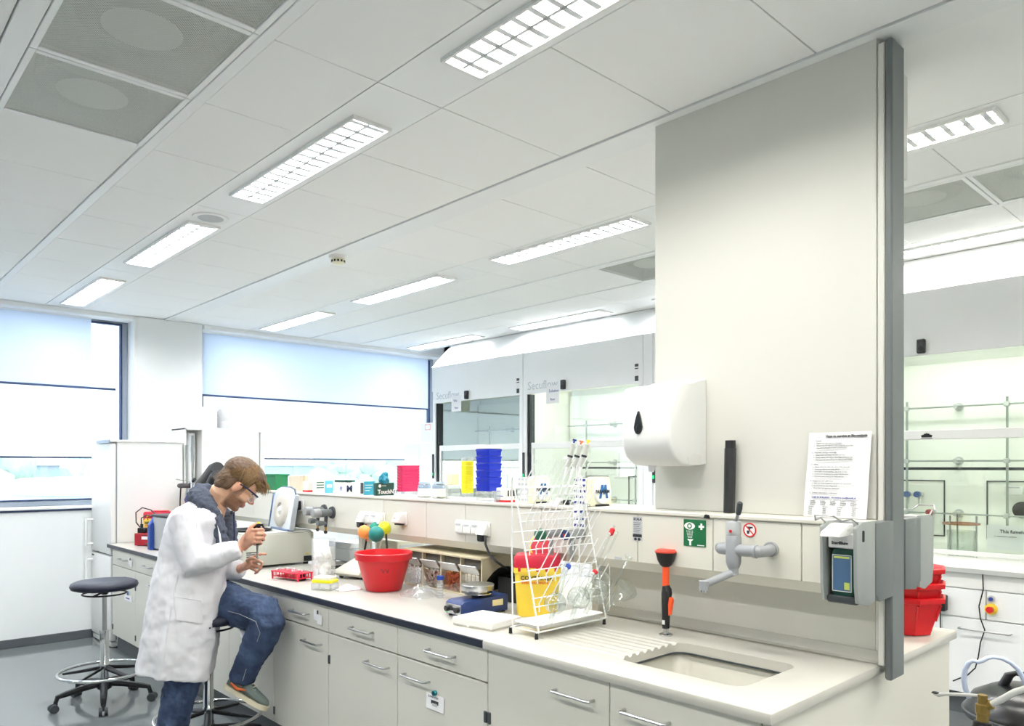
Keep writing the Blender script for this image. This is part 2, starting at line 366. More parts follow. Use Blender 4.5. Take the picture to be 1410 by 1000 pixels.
# perforated supply-air vents
pf = bpy.data.materials.new('perforated_plate'); pf.use_nodes = True
_n = pf.node_tree.nodes; _l = pf.node_tree.links; _p = _n['Principled BSDF']; _p.inputs['Base Color'].default_value = lin('dcdfd8')+(1,); _p.inputs['Roughness'].default_value = .5
_tc = _n.new('ShaderNodeTexCoord'); _mp = _n.new('ShaderNodeMapping'); _mp.inputs['Scale'].default_value = (140, 140, 0); _mp.inputs['Rotation'].default_value = (0, 0, .785)
_l.new(_tc.outputs['Object'], _mp.inputs[0]); _fr = _n.new('ShaderNodeVectorMath'); _fr.operation = 'FRACTION'; _l.new(_mp.outputs[0], _fr.inputs[0])
_sb = _n.new('ShaderNodeVectorMath'); _sb.operation = 'SUBTRACT'; _l.new(_fr.outputs[0], _sb.inputs[0]); _sb.inputs[1].default_value = (.5, .5, 0)
_ln = _n.new('ShaderNodeVectorMath'); _ln.operation = 'LENGTH'; _l.new(_sb.outputs[0], _ln.inputs[0])
_gt = _n.new('ShaderNodeMath'); _gt.operation = 'GREATER_THAN'; _gt.inputs[1].default_value = .385; _l.new(_ln.outputs['Value'], _gt.inputs[0]); _l.new(_gt.outputs[0], _p.inputs['Alpha'])
def make_vent(d):
    r = thing('air_vent', 'x', 'air vent', (0, 0, CZ), group='perforated ceiling air vents'); h = .297; e = d/2-.002
    obj('frame', MB().box(-h, h, -e, -e+.022, -.006, .012, .002).box(-h, h, e-.022, e, -.006, .012, .002).box(-h, -h+.022, -e+.022, e-.022, -.006, .012, .002).box(h-.022, h, -e+.022, e-.022, -.006, .012, .002), M_['grid'], r)
    obj('perforated_plate', MB().box(-h+.022, h-.022, -e+.022, e-.022, -.001, .0005), pf, r)
    pb = mat('plenum_grey', 'a3a8a0', .8)
    obj('plenum_box', MB().box(-h, h, -e, e, .19, .2).box(-h-.004, -h, -e, e, .012, .2).box(h, h+.004, -e, e, .012, .2).box(-h, h, -e-.004, -e, .012, .2).box(-h, h, e, e+.004, .012, .2), pb, r)
    obj('diffuser_disc', MB().lathe([(0, .028), (.118, .028), (.125, .032), (.118, .036), (0, .036)], seg=36), mat('disc_white', 'fafaf6', .5), r)
    obj('spigot_ring', MB().lathe([(.19, .055), (.2, .05), (.185, .16), (.17, .17), (.18, .06), (.19, .055)], seg=36, cap=False), mat('ring_shadow_grey', '6f736d', .6), r)  # ring coloured dark to give the shadow around the disc
    for sx in (-1, 1):
        for sy in (-1, 1): obj('support_pin', MB().cyl((sx*.2, sy*.2, .0), (sx*.2, sy*.2, .07), .003, seg=6), M_['steel'], r)
    return r
vn = {}
vlab = {(-3.59, .555): 'square perforated ceiling vent, lowest of the three at top left', (-2.99, .555): 'square perforated ceiling vent, middle of the three at top left', (-2.39, .555): 'square perforated ceiling vent, half cut off by the top edge of the photo',
        (-3.59, 4.165): 'perforated ceiling vent just left of the tall white panel', (-1.79, 4.165): 'perforated ceiling vent right beside the grey post of the tall panel', (-1.19, 4.165): 'perforated ceiling vent second from the tall panel, cut by right edge', (-.59, 4.165): 'perforated ceiling vent out of frame on the right'}
for (x, y) in vents:
    d = .545 if y < 1 else .57
    if d not in vn: vn[d] = v = make_vent(d)
    else: v = copy_tree(vn[d])
    v.location = (x+.3, y+d/2, CZ); v['label'] = vlab[(x, y)]
# speaker and smoke detector
sp = thing('ceiling_speaker', 'round grey ceiling loudspeaker between two lights', 'speaker', (-4.35, 1.705, CZ))
obj('rim', MB().lathe([(.07, -.006), (.098, -.006), (.1, -.002), (.1, 0), (.07, 0)], seg=36, cap=False), M_['white'], sp)
obj('grille', MB().lathe([(0, -.007), (.078, -.004), (.078, 0), (0, 0)], seg=36), mat('speaker_mesh', 'b9bdbe', .6), sp)
sd = thing('smoke_detector', 'small round smoke detector on the ceiling rail', 'smoke detector', (-4.54, 2.64, CZ-.006))
obj('base', MB().lathe([(0, -.02), (.06, -.02), (.062, 0), (0, 0)]), M_['white'], sd)
dt = obj('sensor', MB().lathe([(0, -.055), (.03, -.055), (.045, -.045), (.045, -.03), (.05, -.02), (0, -.02)]), M_['cream'], sd)
dm = MB()
for k in range(12):
    a = k*PI/6; dm.box(.044, .047, -.006, .006, -.044, -.03, M=Matrix.Rotation(a, 4, 'Z'))
obj('vents', dm, M_['dgrey'], sd)

# ------------------------------------------------------------------ outside
g = tag(obj('lawn', MB().box(-80, WX-.5, -60, 90, -3.2, -3.0), mat('pale_ground', 'b9bfae', .9, var=.1, scale=.3)), 'pale ground outside the windows', 'ground', kind='stuff'); 
tk = thing('storage_tank', 'low wide white round building seen through the left window', 'building', (-38, 12.6, -3.0))
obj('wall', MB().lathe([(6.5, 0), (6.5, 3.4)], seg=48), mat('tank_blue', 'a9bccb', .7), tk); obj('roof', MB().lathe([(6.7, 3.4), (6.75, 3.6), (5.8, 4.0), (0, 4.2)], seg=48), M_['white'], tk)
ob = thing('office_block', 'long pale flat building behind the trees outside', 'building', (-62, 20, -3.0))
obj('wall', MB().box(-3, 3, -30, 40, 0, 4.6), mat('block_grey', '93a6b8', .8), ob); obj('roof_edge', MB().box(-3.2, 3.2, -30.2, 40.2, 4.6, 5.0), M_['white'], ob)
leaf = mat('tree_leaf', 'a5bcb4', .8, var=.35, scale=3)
def tree(x, y, h, r, lab):
    t = thing('tree', lab, 'tree', (x, y, -3.0)); obj('trunk', MB().cyl((0, 0, 0), (0, 0, h*.5), .16, .1, 8), mat('bark', '5b5146', .9), t)
    c = MB()
    for k in range(26):
        a = random.uniform(0, 2*PI); zz = random.uniform(.3, 1); rr = r*math.sqrt(max(.05, 1-abs(zz-.6)*2))*random.random()
        b = bmesh.new(); bmesh.ops.create_icosphere(b, subdivisions=2, radius=r*random.uniform(.25, .45))
        for v in b.verts: v.co *= 1+.35*noise.noise(v.co*2.3+Vector((k, 0, 0))); v.co += Vector((rr*math.cos(a), rr*math.sin(a), h*zz))
        c.merge(b)
    obj('crown', c, leaf, t)
tl = ['bushy pale tree at the left edge of the left window', 'tall pale tree behind the white round building', 'slim pale tree right of the round building', 'pale tree seen above the green crate', 'pale tree at the middle of the right window', 'pale tree at the far right of the right window', 'pale tree behind the fridge outside', 'wide pale tree outside beyond the pillar']
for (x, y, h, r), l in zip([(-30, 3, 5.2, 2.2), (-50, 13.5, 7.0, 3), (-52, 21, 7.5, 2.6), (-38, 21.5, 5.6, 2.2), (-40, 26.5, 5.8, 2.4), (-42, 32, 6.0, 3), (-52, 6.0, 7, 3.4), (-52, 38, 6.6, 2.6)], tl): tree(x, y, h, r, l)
# ================================================================== FUME CUPBOARDS
HY = 5.3
gr = mat('hood_text_grey', 'c6cbd2', .5)
rodm = mat('lattice_rod_steel', 'a9b0ab', .3, .8)
def rod_clamp(p, parent):
    c = MB().box(-.016, .016, -.02, .02, -.016, .016, .004).cyl((.012, 0, 0), (.035, 0, 0), .006, seg=8)
    o = obj('rod_clamp', c, M_['lgrey'], parent); o.location = p; return o
def fume_cupboard(x0, label, lamp=1.0, tint=None, name='fume_cupboard', lattice=True):
    t = thing(name, label, 'fume cupboard', (x0+.75, HY, 0), group='white fume cupboards')
    x1 = x0+1.5; W = lambda n, mb, m, p=t, s=30: obj(n, mb, m, p, s, world=True)
    W('header_panel', MB().box(x0+.004, x1-.004, HY, HY+.02, 2.283, 2.705, .003), M_['hood'])
    W('sloped_cover', MB().prism([(HY+.002, 2.705), (HY+.29, 2.985), (HY+.32, 2.985), (HY+.03, 2.69)], x0, x1, 'x'), M_['hood'])
    W('roof', MB().box(x0+.02, x1-.02, HY+.03, 6.02, 2.42, 2.44), M_['hoodin'])
    for a in (x0, x1-.055): W('side_post', MB().box(a+.003, a+.052, HY+.0, HY+.09, .90, 2.283, .004), M_['hood'])
    W('post_groove', MB().box(x0+.055, x0+.066, HY+.012, HY+.09, 1.0, 2.283).box(x0+.075, x0+.08, HY+.02, HY+.09, 1.0, 2.283), M_['dgrey'])
    W('side_wall', MB().box(x0+.01, x0+.03, HY+.09, 6.02, .9, 2.44), M_['hoodin']); W('side_wall', MB().box(x1-.03, x1-.01, HY+.09, 6.02, .9, 2.44), M_['hoodin'])
    bk = W('back_wall', MB().box(x0+.02, x1-.02, 6.0, 6.02, .9, 2.44), M_['hoodin'])
    W('baffle', MB().box(x0+.04, x1-.04, 5.955, 5.965, 1.555, 2.3, .002).box(x0+.04, x1-.04, 5.955, 5.965, .95, 1.535, .002), M_['hoodin'])
    W('baffle_gap', MB().box(x0+.04, x1-.04, 5.966, 5.972, 1.535, 1.555), M_['dgrey'])
    for (a, b) in ((x0+.27, x0+.57), (x0+.83, x0+1.13)):
        q = MB().box(a, b, 5.948, 5.954, 1.455, 1.463).box(a, b, 5.948, 5.954, 1.06, 1.068).box(a, a+.008, 5.948, 5.954, 1.068, 1.455).box(b-.008, b, 5.948, 5.954, 1.068, 1.455)
        W('service_hatch_seal', q, M_['dgrey'])
    # sash
    W('sash_rail', MB().box(x0+.1, x1-.06, HY+.02, HY+.045, 1.735, 1.797, .004), M_['white'])
    W('sash_rail', MB().box(x0+.1, x1-.06, HY+.02, HY+.045, 1.0, 1.03, .004), M_['white'])
    W('sash_stile', MB().box(x0+.10, x0+.125, HY+.02, HY+.045, 1.03, 1.735, .003), M_['white'])
    W('sash_stile', MB().box(x1-.085, x1-.06, HY+.02, HY+.045, 1.03, 1.735, .003), M_['white'])
    W('sash_glass', MB().box(x0+.125, x1-.085, HY+.03, HY+.035, 1.03, 1.735), M_['sash'])
    W('upper_glass', MB().box(x0+.085, x1-.055, HY+.055, HY+.06, 1.79, 2.29), M_['sash'])
    # sill and base
    W('front_sill', MB().prism([(HY-.03, .90), (HY-.045, .93), (HY-.03, .972), (HY+.06, .99), (HY+.08, .95), (HY+.08, .90)], x0+.002, x1-.002, 'x'), M_['white'])
    W('work_surface', MB().box(x0+.02, x1-.02, HY+.08, 5.999, .9, .935), M_['hoodin'])
    W('base_body', MB().box(x0+.01, x1-.01, HY+.03, 6.0, .14, .9), M_['hood'])
    W('service_panel', MB().box(x0+.01, x1-.01, HY, HY+.028, .80, .895, .003), M_['white'])
    for k in range(3):
        a = x0+.01+k*.495; W('front_panel', MB().box(a+.002, a+.49, HY+.005, HY+.028, .62, .795, .002), M_['hood'])
    for k in range(2):
        a = x0+.01+k*.742; d = W('door', MB().box(a+.002, a+.738, HY+.005, HY+.028, .145, .612, .002), M_['hood'])
        hx = a+.1
        obj('handle', MB().tube([(hx, HY+.006, .55), (hx, HY-.025, .55), (hx+.01, HY-.03, .55), (hx+.27, HY-.03, .55), (hx+.28, HY-.025, .55), (hx+.28, HY+.006, .55)], .005), M_['steel'], d, world=True)
    W('plinth', MB().box(x0+.01, x1-.01, HY+.06, 6.0, 0, .14), M_['skirt'])
    W('socket_pair', MB().box(x0+.25, x0+.34, HY-.046, HY-.03, .93, .958, .003).box(x0+.37, x0+.46, HY-.046, HY-.03, .93, .958, .003), M_['dgrey'])
    # lattice of rods
    if lattice:
        for x in (x0+.34, x0+.97): W('lattice_rod', MB().cyl((x, 5.88, 1.1), (x, 5.88, 2.03), .008, seg=10), rodm)
        for z in (1.23, 1.60, 1.98):
            W('lattice_rod', MB().cyl((x0+.1, 5.865, z), (x1-.1, 5.865, z), .006, seg=10), rodm)
            for x in (x0+.34, x0+.97): rod_clamp((x-x0-.75, 5.87-HY, z), t)
            for x in (x0+.66,): W('rod_bracket', MB().cyl((x, 5.955, z), (x, 5.86, z), .017, seg=12).cyl((x, 5.955, z), (x, 5.945, z), .03, seg=16), M_['lgrey'])
    # controls on the post
    W('control_strip', MB().box(x0+.001, x0+.03, HY-.012, HY, 1.42, 1.70, .003), M_['dgrey'])
    W('status_light', MB().box(x0+.004, x0+.026, HY-.016, HY-.012, 1.455, 1.485, .002), emis('green_indicator', '35e08a', 1.3))
    W('alarm_sensor', MB().box(x0+.13, x0+.17, HY-.03, HY, 2.30, 2.38, .006).cyl((x0+.15, HY-.034, 2.325), (x0+.15, HY-.03, 2.325), .016), M_['dgrey']) if False else None
    if lamp:
        lt = W('lamp_cover', MB().box(x0+.25, x1-.25, 5.42, 5.56, 2.405, 2.419, .003), mat('lamp_cover', 'f8f8f4', .4))
        la = lamp_area('lamp_tube', (x0+.75, 5.49, 2.40), 1.0, .12, HOODLAMP*lamp, (1.0, 1.0, .95))
    return t
hx = [-7.0, -5.5, -3.9, -2.4, -.9, .6]
hl = ['white fume cupboard nearest the windows, bluish and unlit inside', 'second fume cupboard from the windows, behind the pipettes', 'fume cupboard mostly hidden behind the tall white panel',
      'lit fume cupboard directly right of the grey post', 'fume cupboard at the far right edge with white notice', 'fume cupboard out of frame on the right']
FC = [fume_cupboard(x, l, lamp=[0, 1.3, 1, 1.3, 1.3, 1][i]) for i, (x, l) in enumerate(zip(hx, hl))]
struct('trim_3', MB().box(-4.0, -3.9, HY, HY+.06, .0, 2.705, .003).box(-4.0, -3.9, HY+.06, 6.0, 2.4, 2.42), M_['hood'])
struct('trim_4', MB().prism([(HY+.002, 2.705), (HY+.29, 2.985), (HY+.32, 2.985), (HY+.03, 2.69)], -4.0, -3.9, 'x').prism([(HY+.002, 2.705), (HY+.29, 2.985), (HY+.32, 2.985), (HY+.03, 2.69)], 2.1, XR, 'x')
       .prism([(HY, 2.42), (HY, 2.705), (HY+.29, 2.99), (YF, 2.99), (YF, 2.42)], -7.012, -7.001, 'x').box(XW, -7.01, 6.0, YF, 0, 2.99), M_['hood'])
# lettering and small items on the headers
for i, sx in ((0, -6.93), (1, -5.43)):
    text('lettering', 'Secuflow', .115, gr, FC[i], facing((sx-(hx[i]+.75), -.001, 2.325)), extrude=.0006)
    q = obj('control_label', MB().box(-.022, .022, -.001, 0, -.08, .08), M_['paper'], FC[i]); q.location = (.68, 0, 2.38)
    obj('label_print', MB().box(-.02, .02, -.0015, 0, -.075, -.03).box(-.02, .02, -.0015, 0, .03, .04).box(-.02, .02, -.0015, 0, .05, .075), M_['dgrey'], q)
sens = []
for (X, lab) in ((-6.37, 'small black alarm box on the header of the leftmost fume cupboard'), (-4.93, 'small black alarm box on the second fume cupboard header'), (-1.765, 'small black alarm box on header right of the grey post')):
    b = thing('alarm_sensor', lab, 'sensor', (X, HY, 2.34)); obj('case', MB().box(-.024, .024, -.035, 0, -.045, .045, .005), mat('sensor_grey', '3a3a3e', .5), b)
    obj('dial', MB().cyl((.004, -.04, -.018), (.004, -.035, -.018), .016), M_['black'], b)
for (X, lab, s1, s2) in ((-6.56, 'white note with blue handwriting taped under leftmost header', 'Visc', 'flour'), (-5.08, 'white note with blue handwriting taped under second header', 'Solution', 'flour')):
    nt_ = thing('taped_note', lab, 'note', (X, HY-.003, 2.27)); w_ = .17
    obj('sheet', MB().box(-w_/2, w_/2, -.001, 0, -.10, .075), M_['paper'], nt_)
    text('handwriting', s1, .04, M_['inkb'], nt_, facing((-.05, -.002, .01))); text('handwriting', s2, .034, M_['inkb'], nt_, facing((-.03, -.002, -.07)))
# things inside and on the right-hand fume cupboards
nb = thing('paper_notice', 'white paper notice taped inside the right fume cupboard glass', 'notice', (-1.27, HY+.05, 1.1))
obj('sheet', MB().box(-.14, .2, -.001, 0, -.05, .10), M_['paper'], nb); text('heading', 'This fumehood', .028, M_['ink'], nb, facing((-.07, -.002, .055)), bold=.0006)
text('print', 'is reserved for synthesis', .012, M_['ink'], nb, facing((-.1, -.002, .03)))
es = thing('emergency_stop', 'red emergency stop button on yellow disc below the fume cupboard', 'button', ony(1365, 839, HY))
obj('disc', MB().cyl((0, -.012, 0), (0, .004, 0), .034, seg=28), M_['yellow'], es); obj('push_button', MB().cyl((0, -.045, 0), (0, -.012, 0), .02, .017, seg=20), M_['red'], es)
ks = thing('key_switch', 'small round blue key switch above the emergency stop', 'switch', ony(1365, 825, HY))
obj('ring', MB().cyl((0, -.01, 0), (0, .004, 0), .02, seg=24), M_['lgrey'], ks); obj('barrel', MB().cyl((0, -.016, 0), (0, -.01, 0), .012, seg=16), M_['inkb'], ks)
bs = thing('power_adapter', 'black power adapter plugged in behind the red bucket stack', 'adapter', ony(1297, 829, HY))
obj('case', MB().box(-.035, .035, -.06, 0, -.05, .05, .006), M_['black'], bs); obj('cable', MB().tube([(0, -.03, -.05), (0, -.03, -.2), (-.01, -.03, -.3)], .004, 6), M_['black'], bs)
pl = [(1353, 790), (1354, 812), (1348, 835), (1350, 852), (1356, 868), (1350, 885), (1347, 905), (1343, 920), (1332, 930), (1312, 938)]
cb = tag(obj('wall_cable', MB().tube([ony(x, y, HY-.02) for x, y in pl], .004, 6), M_['black']), 'thin black cord hanging down the fume cupboard front on the right', 'cord')
# glassware and fittings in the lit hood
def valve(X, Z, c, lab):
    v = thing('gas_valve', lab, 'valve', (X, 5.948, Z))
    obj('stem', MB().cyl((0, 0, 0), (0, -.08, 0), .014, seg=12).cyl((0, -.06, 0), (0, -.065, -.07), .009, .006, seg=10), M_['lgrey'], v); obj('knob', MB().cyl((0, -.08, 0), (0, -.115, 0), .022, seg=14), mat('knob_'+c, {'blue': '244f8c', 'red': 'a63b3b'}[c], .4), v); return v
for X, Z, c, lab in ((-2.05, 1.36, 'blue', 'blue gas valve beside the vertical rod right of grey post'), (-1.98, 1.36, 'blue', 'upper blue gas valve at the hatch, second from left'), (-2.1, 1.24, 'blue', 'blue gas valve low behind the horizontal rod'), (-1.9, 1.235, 'red', 'red gas valve under the horizontal lattice rod'), (-1.99, 1.15, 'blue', 'lowest blue gas valve with a hose')):
    valve(X, Z, c, lab)
tag(obj('rubber_hose', MB().tube([(-1.99, 5.87, 1.13), (-1.985, 5.86, 1.02), (-2.02, 5.83, .96), (-2.1, 5.8, .965), (-2.13, 5.8, 1.05), (-2.1, 5.84, 1.2)], .012, 8), mat('blue_grey_hose', 'a8bcc4', .4)), 'pale blue hose looped below the gas valves', 'hose')
rp = thing('ring_stand', 'low round metal stand with three rods in the fume cupboard', 'stand', (-1.63, 5.62, .935))
for a in (0, 2.1, 4.2): obj('leg', MB().cyl((.09*math.cos(a), .09*math.sin(a), 0), (.09*math.cos(a), .09*math.sin(a), .3), .006, seg=8), M_['steel'], rp)
obj('ring_plate', MB().lathe([(.085, .24), (.11, .24), (.11, .252), (.085, .252), (.085, .24)], cap=False), mat('copper_ring', 'b88a78', .4, .6), rp)
obj('glass_dish', MB().lathe([(0, .02), (.08, .02), (.085, .2), (.08, .2), (.076, .025), (0, .025)], cap=False), M_['lab'], rp)
hp = thing('equipment_heap', 'heap of metal clamps and fittings on the fume cupboard floor', 'clamps', (-1.93, 5.55, .935))
for k in range(14):
    a = random.uniform(0, PI); r0 = Vector((random.uniform(-.14, .14), random.uniform(-.08, .08), random.uniform(.02, .1)))
    d = Vector((math.cos(a)*.1, random.uniform(-.05, .05), abs(math.sin(a))*.07)); obj('clamp', MB().cyl(r0-d*.5, r0+d*.9, .007, seg=8).ball(r0+d*.9, .016, 10).cyl(r0, r0+Vector((.02, -.03, .02)), .012, seg=8), random.choice([M_['steel'], rodm, M_['mgrey']]), hp)
bsn = obj('bowl', MB().lathe([(0, 0), (.07, .01), (.12, .08), (.115, .08), (.065, .02), (0, .015)], cap=False), M_['steel'], hp)
rc = tag(obj('bottle_top', MB().cyl((-2.0, 5.42, .95), (-1.95, 5.43, .97), .012, .008), M_['red']), 'small red cap on the fume cupboard floor', 'cap')
vw = thing('viewport_plug', 'round black plug on the back wall of the right fume cupboard', 'plug', (-1.36, 5.95, 1.27))
obj('plug', MB().cyl((0, -.015, 0), (0, 0, 0), .055, seg=28), M_['black'], vw)
ss = thing('socket_strip', 'row of white sockets on the back wall of the right fume cupboard', 'sockets', (-1.33, 5.948, 1.40))
for k in range(3): obj('socket', MB().box(-.13+k*.11, -.024+k*.11, -.02, 0, -.03, .03, .003), M_['white'], ss); obj('print', MB().box(-.12+k*.11, -.04+k*.11, -.021, -.02, .015, .024), M_['faint'], ss)
lg = thing('maker_emblem', 'small black peaked emblem on the white sash rail', 'emblem', ony(1276, 600, HY+.02)); 
obj('emblem', MB().prism([(-.03, -.012), (.03, -.012), (.034, .002), (.02, .006), (.012, .014), (.004, .012), (0, .02), (-.004, .012), (-.012, .014), (-.02, .006), (-.034, .002)], -.0015, 0, 'y').box(-.034, .034, -.0015, 0, -.02, -.016), M_['black'], lg)
# ================================================================== BENCH
BX0, BX1, SX = -7.06, -1.0, -2.18
hw = lambda x, z, L, Y: MB().tube([(x-L/2, Y, z), (x-L/2, Y-.026, z), (x-L/2+.006, Y-.032, z), (x+L/2-.006, Y-.032, z), (x+L/2, Y-.026, z), (x+L/2, Y, z)], .005, 8)
CY = 1.905
def cabinet(x0, w_, label, hinge, drawer=True, hpos=None):
    t = thing('base_cabinet', label, 'cabinet', (x0+w_/2, CY, .14), group='cream base cabinets'); W = lambda n, mb, m, p=t: obj(n, mb, m, p, 30, world=True)
    W('body', MB().box(x0+.003, x0+w_-.003, CY+.02, 2.62, .141, .867 if drawer else .65), M_['lam'])
    if not drawer: a_ = x0+.003 if x0 < -2 else x0+w_-.02; W('side_wall', MB().box(a_, a_+.017, CY+.02, 2.62, .651, .866), M_['lam'])
    ztop = .868
    if drawer:
        d = W('drawer', MB().box(x0+.002, x0+w_-.002, CY, CY+.0195, .738, .866, .002), M_['lam'])
        W('handle', hw(x0+w_/2+.02, .80, .17, CY), M_['steel'], d); ztop = .731
    dd = W('door', MB().box(x0+.002, x0+w_-.002, CY, CY+.0195, .145, ztop, .002), M_['lam'])
    hxx = x0+w_-.15 if hinge == 'L' else x0+.15
    W('handle', hw(hxx, .665 if drawer else .79, .17, CY), M_['steel'], dd)
    xh = x0+.011 if hinge == 'L' else x0+w_-.011
    for z in (.21, .605): W('hinge', MB().box(xh-.008, xh+.008, CY-.006, CY+.01, z-.022, z+.022, .002), M_['seal'], dd)
    return t
pos = ['right beside the sink cabinets, hinge on its right', 'second left of the sink cabinets', 'third left of the sink cabinets, against his knee', 'hidden behind the shin of the seated person', 'behind the stool of the seated person',
       'behind the white lab coat', 'second from the fridge, partly behind the coat', 'first beside the fridge, with a key hanging']
cabs = [cabinet(-2.17-.6*(k+1), .6, 'cream drawer cabinet '+p, 'R' if k == 0 else 'L') for k, p in enumerate(pos)]
cabs.append(cabinet(-2.17, .597, 'cream sink cabinet with tall door, beside the drawer cabinets', 'L', False))
cabs.append(cabinet(-1.573, .533, 'cream sink cabinet with tall door at the bench end', 'R', False))
bk = tag(obj('rear_cabinet_row', MB().box(BX0+.03, -1.04, 2.63, 3.36, .14, .868, .003), M_['lam']), 'far row of cream cabinets backing onto the near ones', 'cabinet')
tag(obj('bench_plinth', MB().box(BX0+.03, -1.06, 1.96, 3.3, 0, .139), M_['skirt']), 'dark recessed plinth under the cream bench cabinets', 'plinth')
ep = thing('bench_end_panel', 'large cream laminate panel closing the near end of bench', 'panel', (-1.03, 2.64, 0))
obj('panel', MB().box(-1.038, -1.02, 1.908, 3.37, 0, .868, .002), M_['lam'], ep, world=True)
# worktops
wt = thing('worktop', 'long grey-white worktop with navy edge running to the fridge', 'worktop', (-4.6, 2.64, .87))
obj('surface', MB().box(BX0, SX, 1.895, 3.39, .8701, .9, .001), M_['top'], wt, world=True)
obj('edge_band', MB().box(BX0, SX, 1.886, 1.895, .8701, .9, .002), M_['edge'], wt, world=True); obj('edge_band', MB().box(BX0-.006, BX0, 1.886, 2.6, .8701, .9, .002), M_['edge'], wt, world=True)
def sinktop():
    a = MB().box(SX, BX1, 1.885, 2.66, .868, .902, .006, 2).mesh('sink_worktop', M_['sinktop'])
    cut = [MB().prism(rrect(-1.655, -1.18, 2.04, 2.41, .05), .8, 1.0, 'z').mesh('c', None)]
    cut.append(MB().prism([(-2.06, .93), (-1.6, .93), (-1.6, .897), (-2.0, .899)], 2.03, 2.42, 'y').mesh('c', None)) if False else None
    cut = [c for c in cut if c]
    for k in range(8):
        y = 2.075+k*.043; cut.append(MB().tube([(-2.09, y, .912), (-2.05, y, .907), (-1.64, y, .9055)], [.009, .0115, .013], 12).mesh('c', None))
    me = boolean(a, cut); me.polygons.foreach_set('use_smooth', [True]*len(me.polygons)); me.set_sharp_from_angle(angle=math.radians(35)); me.materials.clear(); me.materials.append(M_['sinktop']); return me
st = tag(obj('sink_worktop', sinktop()), 'pale ceramic sink worktop with ribbed drainer and rounded corner', 'worktop')
up = MB().prism([(2.655, .90), (2.62, .903), (2.635, .909), (2.643, .925), (2.645, .94), (2.66, .94)], SX, BX1-.012, 'x')
obj('splash_lip', up, M_['sinktop'], st)
rt_ = tag(obj('rear_sink_worktop', MB().box(SX, BX1, 2.70, 3.40, .868, .902, .006, 2).box(SX+.1, BX1-.07, 3.33, 3.335, .902, .905)), 'pale sink worktop on the far side under the red buckets', 'worktop'); rt_.data.materials.append(M_['sinktop'])
# basin
def ringz(z, o, r): return [Vector((x, y, z)) for x, y in rrect(-1.655-o, -1.18+o, 2.04-o, 2.41+o, r)]
sk = thing('sink', 'rectangular pale ceramic basin set into the bench end', 'sink', (-1.42, 2.22, .70))
bm_ = MB().loft([ringz(.868, .012, .06), ringz(.86, .008, .06), ringz(.74, -.012, .07), ringz(.715, -.03, .09), ringz(.70, -.07, .09)], cap=False)
bm_.loft([ringz(.70, -.07, .09), [p*0+Vector((-1.42+(p.x+1.42)*.12, 2.22+(p.y-2.22)*.15, .695)) for p in ringz(.7, -.07, .09)]], cap=True)
obj('basin', bm_, M_['basin'], sk, world=True, smooth=60)
obj('seal', MB().loft([ringz(.8675, .014, .062), ringz(.8675, -.004, .05), ringz(.862, -.004, .05), ringz(.862, .014, .062), ringz(.8675, .014, .062)], cap=False), M_['seal'], sk, world=True)
obj('drain', MB().cyl((-1.42, 2.22, .695), (-1.42, 2.22, .70), .035, seg=24), M_['steel'], sk, world=True)
# splash panel, tall panel, post
tp = thing('partition_panel', 'tall cream partition panel rising from bench to ceiling', 'panel', (-1.45, 2.6, .9))
obj('panel', MB().box(-1.902, -1.006, 2.60, 2.70, 1.386, 2.988, .003), M_['lam2'], tp, world=True)
obj('end_strip', MB().box(-1.003, -.980, 2.598, 2.70, .903, 2.965, .004), M_['lam2'], tp, world=True)
obj('grey_post', MB().box(-.979, -.955, 2.596, 2.704, .86, 2.972, .006), M_['grey'], tp, world=True)
obj('back_duct', MB().box(-1.5, -1.02, 2.80, 2.92, 2.60, 2.975, .003), M_['lam2'], tp, world=True)
spn = thing('splash_panel', 'cream splash panel behind the sink under the duct', 'panel', (-1.6, 2.655, .94))
obj('panel', MB().box(-2.19, -1.03, 2.655, 2.69, .905, 1.133, .002), M_['lam2'], spn, world=True); obj('end_strip', MB().box(-1.028, -1.004, 2.65, 2.69, .905, 1.133, .002), M_['white'], spn, world=True)
obj('dark_gap', MB().box(-1.0045, -1.0025, 2.648, 2.66, .93, 1.13), M_['seal'], spn, world=True)
# service duct
DY, DZ0, DZ1 = 2.48, 1.172, 1.368
dct = thing('service_duct', 'long cream service duct above the bench with shelf top', 'duct', (-4.0, 2.64, 1.17))
W = lambda n, mb, m, p=dct, s=30: obj(n, mb, m, p, s, world=True)
W('core', MB().box(BX0+.02, -1.006, DY+.012, 2.79, DZ0+.002, DZ1), M_['lam']); W('shelf_top', MB().box(BX0+.02, -1.004, DY-.006, 2.80, DZ1+.001, 1.386, .004), M_['lam'])
W('underside_cove', MB().prism([(DY+.002, DZ0), (DY+.03, 1.135), (2.76, 1.135), (2.788, DZ0)], BX0+.02, -1.006, 'x'), M_['lam'])
xs = [-1.006, -1.206, -1.55, -1.90, -2.45, -3.0, -3.33, -3.75, -4.3, -4.9, -5.5, -6.1, -6.7, -7.04]
for a, b in zip(xs, xs[1:]): W('cover_panel', MB().box(b+.0015, a-.0015, DY, DY+.0115, DZ0, DZ1-.001, .0015), M_['lam'])
for x in (-2.23, -4.2, -5.6, -7.0): W('support_post', MB().box(x-.02, x+.02, 2.6, 2.68, .9, 1.14, .003), M_['lam'])
clip = thing('small_clip', 'small black bulldog clip on duct ledge below the black tube', 'clip', ony(974, 712, DY-.007))
obj('jaw', MB().prism([(-.012, -.004), (.012, -.004), (.007, .008), (-.007, .008)], -.008, 0, 'y'), M_['black'], clip); obj('grip', MB().tube([(-.006, -.006, .007), (0, -.012, .012), (.006, -.006, .007)], .0015, 6), M_['steel'], clip)
